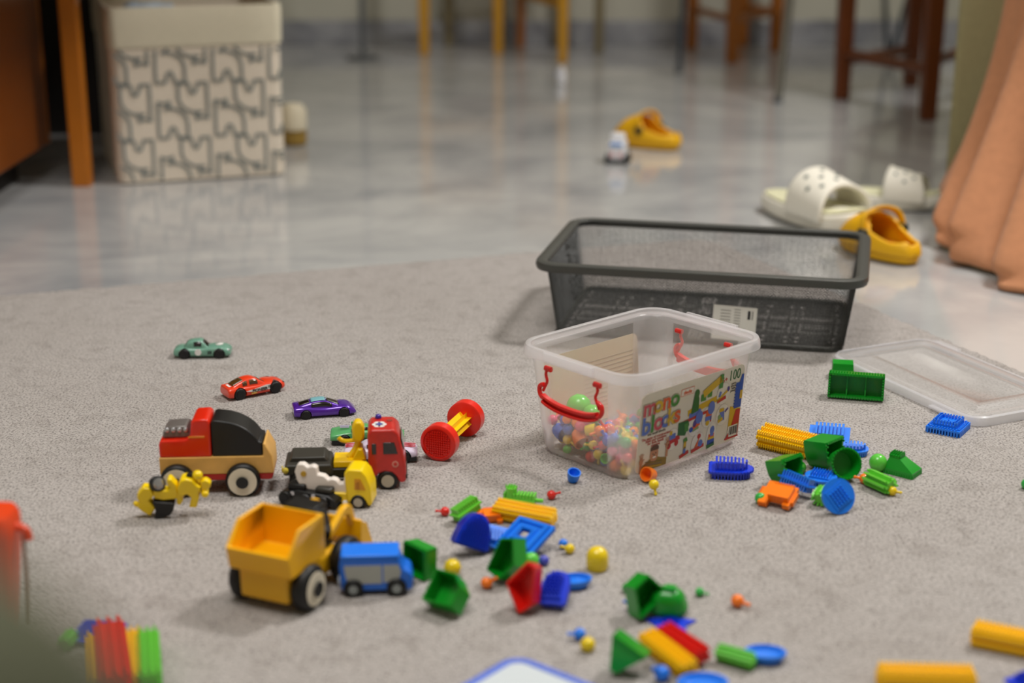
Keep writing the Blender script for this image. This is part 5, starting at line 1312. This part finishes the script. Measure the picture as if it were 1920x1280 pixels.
# ---- beads around the bin
put(bead_mesh('cup', .007, 14), 'block_blue', 'cup_bead', 'bright blue cup-shaped bead on the carpet in front of the plastic bin', 'bead', (1063, 876, 1090, 906), E(('x', 24), ('z', 20)), 0, 'h')
put(bead_mesh('cup', .007, 14), 'bead_orange', 'cup_bead', 'orange cup-shaped bead at the foot of the bin label', 'bead', (1201, 873, 1231, 904), E(('x', 70), ('z', -40)), 0, 'a')
put(bead_mesh('ball', .005, 14), 'bead_yellow', 'toy_bead', 'small yellow bead just below the orange cup bead by the bin', 'bead', (1216, 903, 1236, 924), E(('x', 150), ('z', 20)), 0)
put(bead_mesh('ball', .005, 14), 'bead_red', 'toy_bead', 'red bead with peg pointing right, behind the yellow bar of the middle heap', 'bead', (1025, 917, 1052, 938), E(('y', 80), ('z', 15)), 0)
put(bead_mesh('ball', .005, 14), 'bead_red', 'toy_bead', 'red bead with peg pointing left, beside the light green comb', 'bead', (816, 949, 843, 968), E(('y', -88), ('z', -5)), 0)
# ---- middle cluster
put(k_plate(rect_(.040, .018), rect_(.032, .014), h=.0075, ridge=True), 'lime', 'bristle_block', 'light green comb plate leaning at the upper left of the middle heap', BB, (842, 926, 904, 980), E(('x', -8), ('y', -14), ('z', 44)), .002)
def k_lever():
    mb = k_plate(rect_(.036, .016), rect_(.034, .013), h=.006, ridge=True)
    mb.cyl((-.010, 0, .004), (-.010, 0, .014), .0065, n=14); pins(mb, [(x-.010, y) for x, y in circ_(.0065, 10)], .014, .003)
    mb.box(.022, 0, .001, .010, .004, .003)
    return mb
put(k_lever(), 'lime', 'bristle_block', 'light green block with a round knob behind the yellow bar of the middle heap', BB, (943, 906, 1019, 951), E(('z', -14)), 0)
put(k_bar(.070, .022, .018, 3), 'yellow', 'bristle_bar', 'yellow ribbed bar along the back of the middle heap', BB, (922, 930, 1046, 995), E(('x', 14), ('z', -25)), .001)
put(k_cross(), 'orange', 'bristle_block', 'orange block mostly covered by the deep blue drum block', BB, (888, 948, 944, 988), E(('x', 12), ('z', 10)), 0)
def k_drum():
    mb = MB(); D_ = dshape(.040, .036, 16); mb.prism(D_, -.007, .007)
    mb.loft([[(x*1.0, y, -.004) for x, y in D_], [(x*1.0, y, .004) for x, y in D_]])
    pins(mb, scl(D_, .88), .007, .0028, .0031, .0017)
    for z in (-.005, .0, .005):
        for q in range(12): mb.box(-.0185+.037*(q+.5)/12, -.0185, z, .0017, .003, .002)
    return mb
put(k_drum(), 'dblue', 'bristle_block', 'deep blue half-round drum block standing at the left of the middle heap', BB, (846, 960, 918, 1036), E(('z', 0), ('x', 72), ('y', 24), ('z', 16)), 0, 'h')
put(k_plate(dshape(.044, .030), dshape(.030, .018), h=.006, ridge=True), 'blue', 'bristle_block', 'bright blue curved plate between the deep blue drum and the blue frame', BB, (894, 968, 966, 1040), E(('z', 150), ('x', 34), ('z', 30)), 0, 'w')
put(k_frame(.048), 'blue', 'bristle_block', 'bright blue square frame block with a hole through its centre', BB, (926, 969, 1042, 1044), E(('x', 20), ('z', -38), ('x', 0)), .004)
put(k_cup([(-.018, -.012), (-.002, -.022), (.018, -.008), (.016, .020), (.0, .020)], .020, 1.0, outer_t=False), 'green', 'bristle_block', 'green wedge-shaped hollow block in front of the blue frame', BB, (914, 1008, 986, 1087), ORI((-.62, -.70, .35), (-.1, .3, 1)), 0, 'h')
put(bead_mesh('plain', .008, 18), 'bead_light_green', 'toy_ball', 'light green ball between the green wedge block and the blue frame', 'ball', (980, 1034, 1011, 1066), (0, 0, 0), .0)
put(bead_mesh('plain', .005, 14), 'bead_indigo', 'toy_bead', 'indigo bead beside the light green ball of the middle heap', 'bead', (1010, 1040, 1030, 1061), (0, 0, 0), 0)
put(k_cup([(-.020, .000), (-.002, -.027), (.012, -.016), (.010, .022), (.002, .026)], .018, .9), 'red', 'bristle_block', 'red toothed wedge block standing at the front of the middle heap', BB, (944, 1052, 1022, 1151), ORI((-.50, -.80, .30), (.12, .3, 1)), 0, 'h')
put(k_plate(boat_(.040, .028), boat_(.032, .022), h=.011, ridge=False, edge=True, pitch=.0040, win=.0020), 'dblue', 'bristle_block', 'deep blue boat block pressed against the red wedge block', BB, (1006, 1068, 1070, 1142), E(('z', 70), ('x', 24), ('y', -14)), 0, 'a')
def k_dish(r=.018, sy=.66):
    mb = MB(); P_ = lambda s, z: [(x, y, z) for x, y in circ_(r*s, 36, 1, sy)]
    mb.loft([P_(.55, -.006), P_(.80, -.004), P_(1.0, .001), P_(1.0, .0035), P_(.88, .0035), P_(.74, .0), P_(.3, -.0005)])
    teeth(mb, circ_(r*.72, 24, 1, sy), -.005, .004, .0034, .0017, .0, .0016)
    return mb
put(k_dish(), 'blue', 'dish_block', 'bright blue oval dish block right of the deep blue boat block', BB, (1041, 1066, 1110, 1114), E(('z', 14)), 0)
put(bead_mesh('capsule', .009, 22), 'bead_yellow', 'toy_capsule', 'yellow capsule-shaped piece standing alone, the biggest yellow bead', 'bead', (1099, 1023, 1141, 1073), (0, 0, 0), 0, 'w')
put(bead_mesh('ball', .005, 14), 'bead_yellow', 'toy_bead', 'yellow bead paired with a tiny blue bead, left of the yellow capsule', 'bead', (1049, 1017, 1078, 1040), E(('y', -70), ('z', 10)), 0)
put(bead_mesh('plain', .004, 14), 'block_blue', 'toy_bead', 'tiny blue bead touching the yellow bead left of the yellow capsule', 'bead', (1047, 1010, 1065, 1028), (0, 0, 0), .001)
put(bead_mesh('ball', .0055, 14), 'bead_orange', 'toy_bead', 'orange bead between the green wedge blocks and the red wedge', 'bead', (901, 1079, 934, 1105), E(('y', 75), ('z', 25)), 0)
mb = bead_mesh('capsule', .008, 20)
for k in range(10): mb.box(.0081*cos(k*pi/5), .0081*sin(k*pi/5), -.001, .0012, .0012, .010, rot=(0, 0, k*pi/5))
put(mb, 'bead_yellow', 'toy_capsule', 'yellow ribbed cap piece behind the open green block beside the blue van', 'bead', (831, 1046, 866, 1081), E(('x', 60)), 0, 'a')
put(k_cup(rect_(.036, .036), .018, .94), 'green', 'bristle_block', 'green square hollow block standing against the blue toy van', BB, (748, 1009, 826, 1091), ORI((-.72, -.68, .05), (0, 0, 1)), 0, 'h')
put(k_cup([(-.019, -.016), (.019, -.016), (.019, .006), (.006, .018), (-.019, .018)], .018, 1.0, outer_t=False), 'green', 'bristle_block', 'green wedge-shaped hollow block lying open in front of the yellow cap', BB, (791, 1070, 882, 1149), ORI((-.45, -.50, .72), (.45, .65, .5)), 0, 'w')
# ---- lower cluster
put(bead_mesh('plain', .0048, 14), 'bead_green', 'toy_bead', 'small green bead left of the green roof-shaped block in the lower heap', 'bead', (1166, 1091, 1184, 1112), (0, 0, 0), 0)
put(bead_mesh('ball', .0052, 14), 'block_blue', 'toy_bead', 'blue bead pressed under the left side of the green roof-shaped block', 'bead', (1169, 1122, 1192, 1146), E(('y', -60)), 0, 'a')
put(k_cup([(-.020, -.010), (.020, -.010), (.014, .018), (-.006, .018)], .022, .96, outer_t=False), 'green', 'bristle_block', 'green roof-shaped hollow block at the top of the lower heap', BB, (1180, 1072, 1242, 1162), E(('x', 74), ('y', -30), ('z', 34)), 0, 'h')
def k_dome():
    mb = MB(); P_ = lambda s, z: [(x, y, z) for x, y in rrect(.036*s, .028*s, .011*s, 5)]
    mb.loft([P_(1, 0), P_(1, .006), P_(.94, .0075), P_(.92, .0105), P_(.78, .0165), P_(.52, .0205), P_(.2, .0215)])
    teeth(mb, rrect(.036, .028, .011, 3), 0, .005, .0032, .0017, .0003, .0012)
    mb.box(.002, 0, .0225, .010, .008, .004)
    return mb
put(k_dome(), 'green', 'bristle_block', 'green rounded dome block beside the green roof-shaped block, lower heap', BB, (1214, 1092, 1290, 1160), E(('z', -12), ('x', 10)), .003, 'w')
put(k_plate([(.026*cos(k*pi/5)*(1 if k % 2 == 0 else .55), .026*sin(k*pi/5)*(1 if k % 2 == 0 else .55)) for k in range(10)], circ_(.008, 10), h=.004, under=False), 'dblue', 'star_plate', 'flat deep blue star plate under the green dome block', BB, (1208, 1150, 1306, 1186), E(('z', 14)), 0)
put(bead_mesh('ball', .0050, 14), 'bead_green', 'toy_bead', 'small green bead lying alone right of the green dome block', 'bead', (1303, 1098, 1330, 1121), E(('y', 100), ('z', -10)), 0)
put(bead_mesh('ball', .0055, 14), 'bead_orange', 'toy_bead', 'orange bead with peg pointing down right, farthest right of the lower heap', 'bead', (1373, 1111, 1405, 1141), E(('y', 96), ('z', -30)), 0, 'a')
put(bead_mesh('ball', .0055, 14), 'block_blue', 'toy_bead', 'blue bead with peg pointing left beside a yellow bead, near the white board', 'bead', (1063, 1175, 1098, 1202), E(('y', -88), ('z', 0)), 0)
put(bead_mesh('plain', .0060, 14), 'bead_yellow', 'toy_bead', 'yellow bead just below the blue bead near the white board', 'bead', (1086, 1193, 1118, 1223), (0, 0, 0), 0, 'h')
put(k_prism(.036, .026, .032, .2), 'green', 'bristle_block', 'green pyramid block tipped point down at the left of the lower heap', BB, (1136, 1178, 1228, 1263), E(('x', 180), ('y', 28), ('x', -14), ('z', -18)), 0, 'h')
put(k_bar(.060, .017, .015, 3), 'yellow', 'bristle_bar', 'yellow ribbed bar lying beside the red bar in the lower heap', BB, (1208, 1174, 1298, 1277), E(('x', 10), ('z', -62)), 0, 'h')
put(k_bar(.056, .018, .016, 3), 'red', 'bristle_bar', 'red ribbed bar lying against the yellow bar in the lower heap', BB, (1238, 1163, 1324, 1250), E(('x', 8), ('z', -58)), .002, 'h')
put(k_bar(.040, .016, .016, 3, .0026), 'lime', 'bristle_bar', 'light green ribbed bar touching the bright blue dish, lower right', BB, (1339, 1199, 1420, 1262), E(('x', 30), ('z', -32)), 0)
put(k_dish(.018, .7), 'blue', 'dish_block', 'bright blue oval dish at the end of the light green ribbed bar', BB, (1396, 1202, 1475, 1252), E(('z', -6)), 0)
put(bead_mesh('ball', .0055, 14), 'block_blue', 'toy_bead', 'pale blue bead in front of the yellow bar of the lower heap', 'bead', (1222, 1246, 1256, 1278), E(('y', -50), ('z', 40)), 0, 'a')
put(k_dish(.020, .75), 'blue', 'dish_block', 'bright blue dish cut off by the bottom edge, below the red bar', BB, (1270, 1256, 1366, 1312), E(('z', 4)), 0)
put(k_bar(.066, .022, .018, 3), 'yellow', 'bristle_bar', 'yellow ribbed bar cut off by the right edge of the photo', BB, (1818, 1142, 1990, 1262), E(('z', -26)), 0)
put(k_bar(.066, .020, .018, 3), 'yellow', 'bristle_bar', 'yellow ribbed bar cut off by the bottom edge, lower right', BB, (1640, 1242, 1834, 1304), E(('z', -3)), 0)
put(k_plate(boat_(.036, .026), boat_(.024, .018), h=.008, edge=True), 'dblue', 'bristle_block', 'deep blue block at the bottom right corner of the photo', BB, (1882, 1252, 1966, 1310), E(('z', 30)), 0)
# ---- blurred blocks at the lower left
put(k_star(.030, .012, 8), 'lime', 'star_block', 'light green block at the left end of the blurred row, lower left', BB, (112, 1170, 150, 1222), E(('z', 80)), 0, 'a')
put(k_plate(rect_(.050, .046), rect_(.040, .036), h=.006), 'dblue', 'bristle_block', 'blue block behind the blurred yellow and red bars, lower left', BB, (128, 1156, 240, 1214), E(('z', -8)), 0, 'w')
put(k_bar(.070, .016, .016, 3), 'yellow', 'bristle_bar', 'blurred yellow bar on the left side of the blurred red bar', BB, (152, 1178, 222, 1300), E(('z', -74)), .0, 'h')
put(k_bar(.085, .022, .022, 3), 'red', 'bristle_bar', 'blurred red bar in the middle of the row, lower left', BB, (176, 1152, 252, 1310), E(('z', -73)), .004, 'h')
put(k_bar(.070, .015, .016, 3), 'yellow', 'bristle_bar', 'blurred yellow bar on the right side of the blurred red bar', BB, (226, 1172, 276, 1296), E(('z', -76)), .0, 'h')
put(k_bar(.060, .014, .016, 3), 'lime', 'bristle_bar', 'blurred light green bar at the right end of the row, lower left', BB, (260, 1172, 302, 1300), E(('z', -76)), .0, 'h')
# ---- plain box for the dark blur close to the lens; thing unknown
ac = tag(MB().box(-.20, -.20, .2580+FLOOR/2, .40, .40, .516-FLOOR).build('dark_near_shape', mat('dark_olive', (78, 80, 60), .95, noise=.06, nscale=60), bevel=.03, seg=5), 'dark olive corner of an unidentified thing, heavily blurred, rising close to the lens at lower left', 'dark_near_shape')
ac.location = (-.042, .212, 0); ac.rotation_euler = (0, 0, R(-45))
# ================================================================ lights, camera
def area(name, loc, size, power, c=(1, .93, .84), aim=None):
    l = bpy.data.lights.new(name, 'AREA'); l.shape = 'DISK'; l.size = size; l.energy = power; l.color = c
    o = bpy.data.objects.new(name, l); col.objects.link(o); o.location = loc
    if aim: o.rotation_euler = (Vector(aim)-Vector(loc)).to_track_quat('-Z', 'Y').to_euler()
    return o
area('ceiling_lamp_light', (1.5, 2.5, 2.5), .45, 62, (1, .965, .93), aim=(.3, 1.9, 0))
area('room_lamp_light', (-.3, .9, 2.5), 1.1, 42, (1, .965, .93))
area('far_lamp_light', (1.0, 4.6, 2.5), .5, 8, (1, .94, .85))
w = bpy.data.worlds.new('world'); scene.world = w; w.use_nodes = True
w.node_tree.nodes['Background'].inputs[0].default_value = (.9, .92, 1, 1); w.node_tree.nodes['Background'].inputs[1].default_value = .4
cam = bpy.data.cameras.new('camera'); co = bpy.data.objects.new('camera', cam); col.objects.link(co)
cam.sensor_width = 36; cam.lens = F*36/1920; co.location = (0, 0, H); co.rotation_euler = (pi/2-PITCH, 0, 0)
cam.clip_start = .02
cam.dof.use_dof = True; cam.dof.focus_distance = 1.78; cam.dof.aperture_fstop = 2.8
scene.camera = co
scene.view_settings.view_transform = 'Standard'; scene.view_settings.look = 'None'
scene.view_settings.exposure = -0.12; scene.view_settings.gamma = 1
scene.view_settings.use_curve_mapping = False
scene.cycles.transparent_max_bounces = 32; scene.cycles.max_bounces = 10; scene.cycles.transmission_bounces = 8
scene.cycles.use_denoising = True
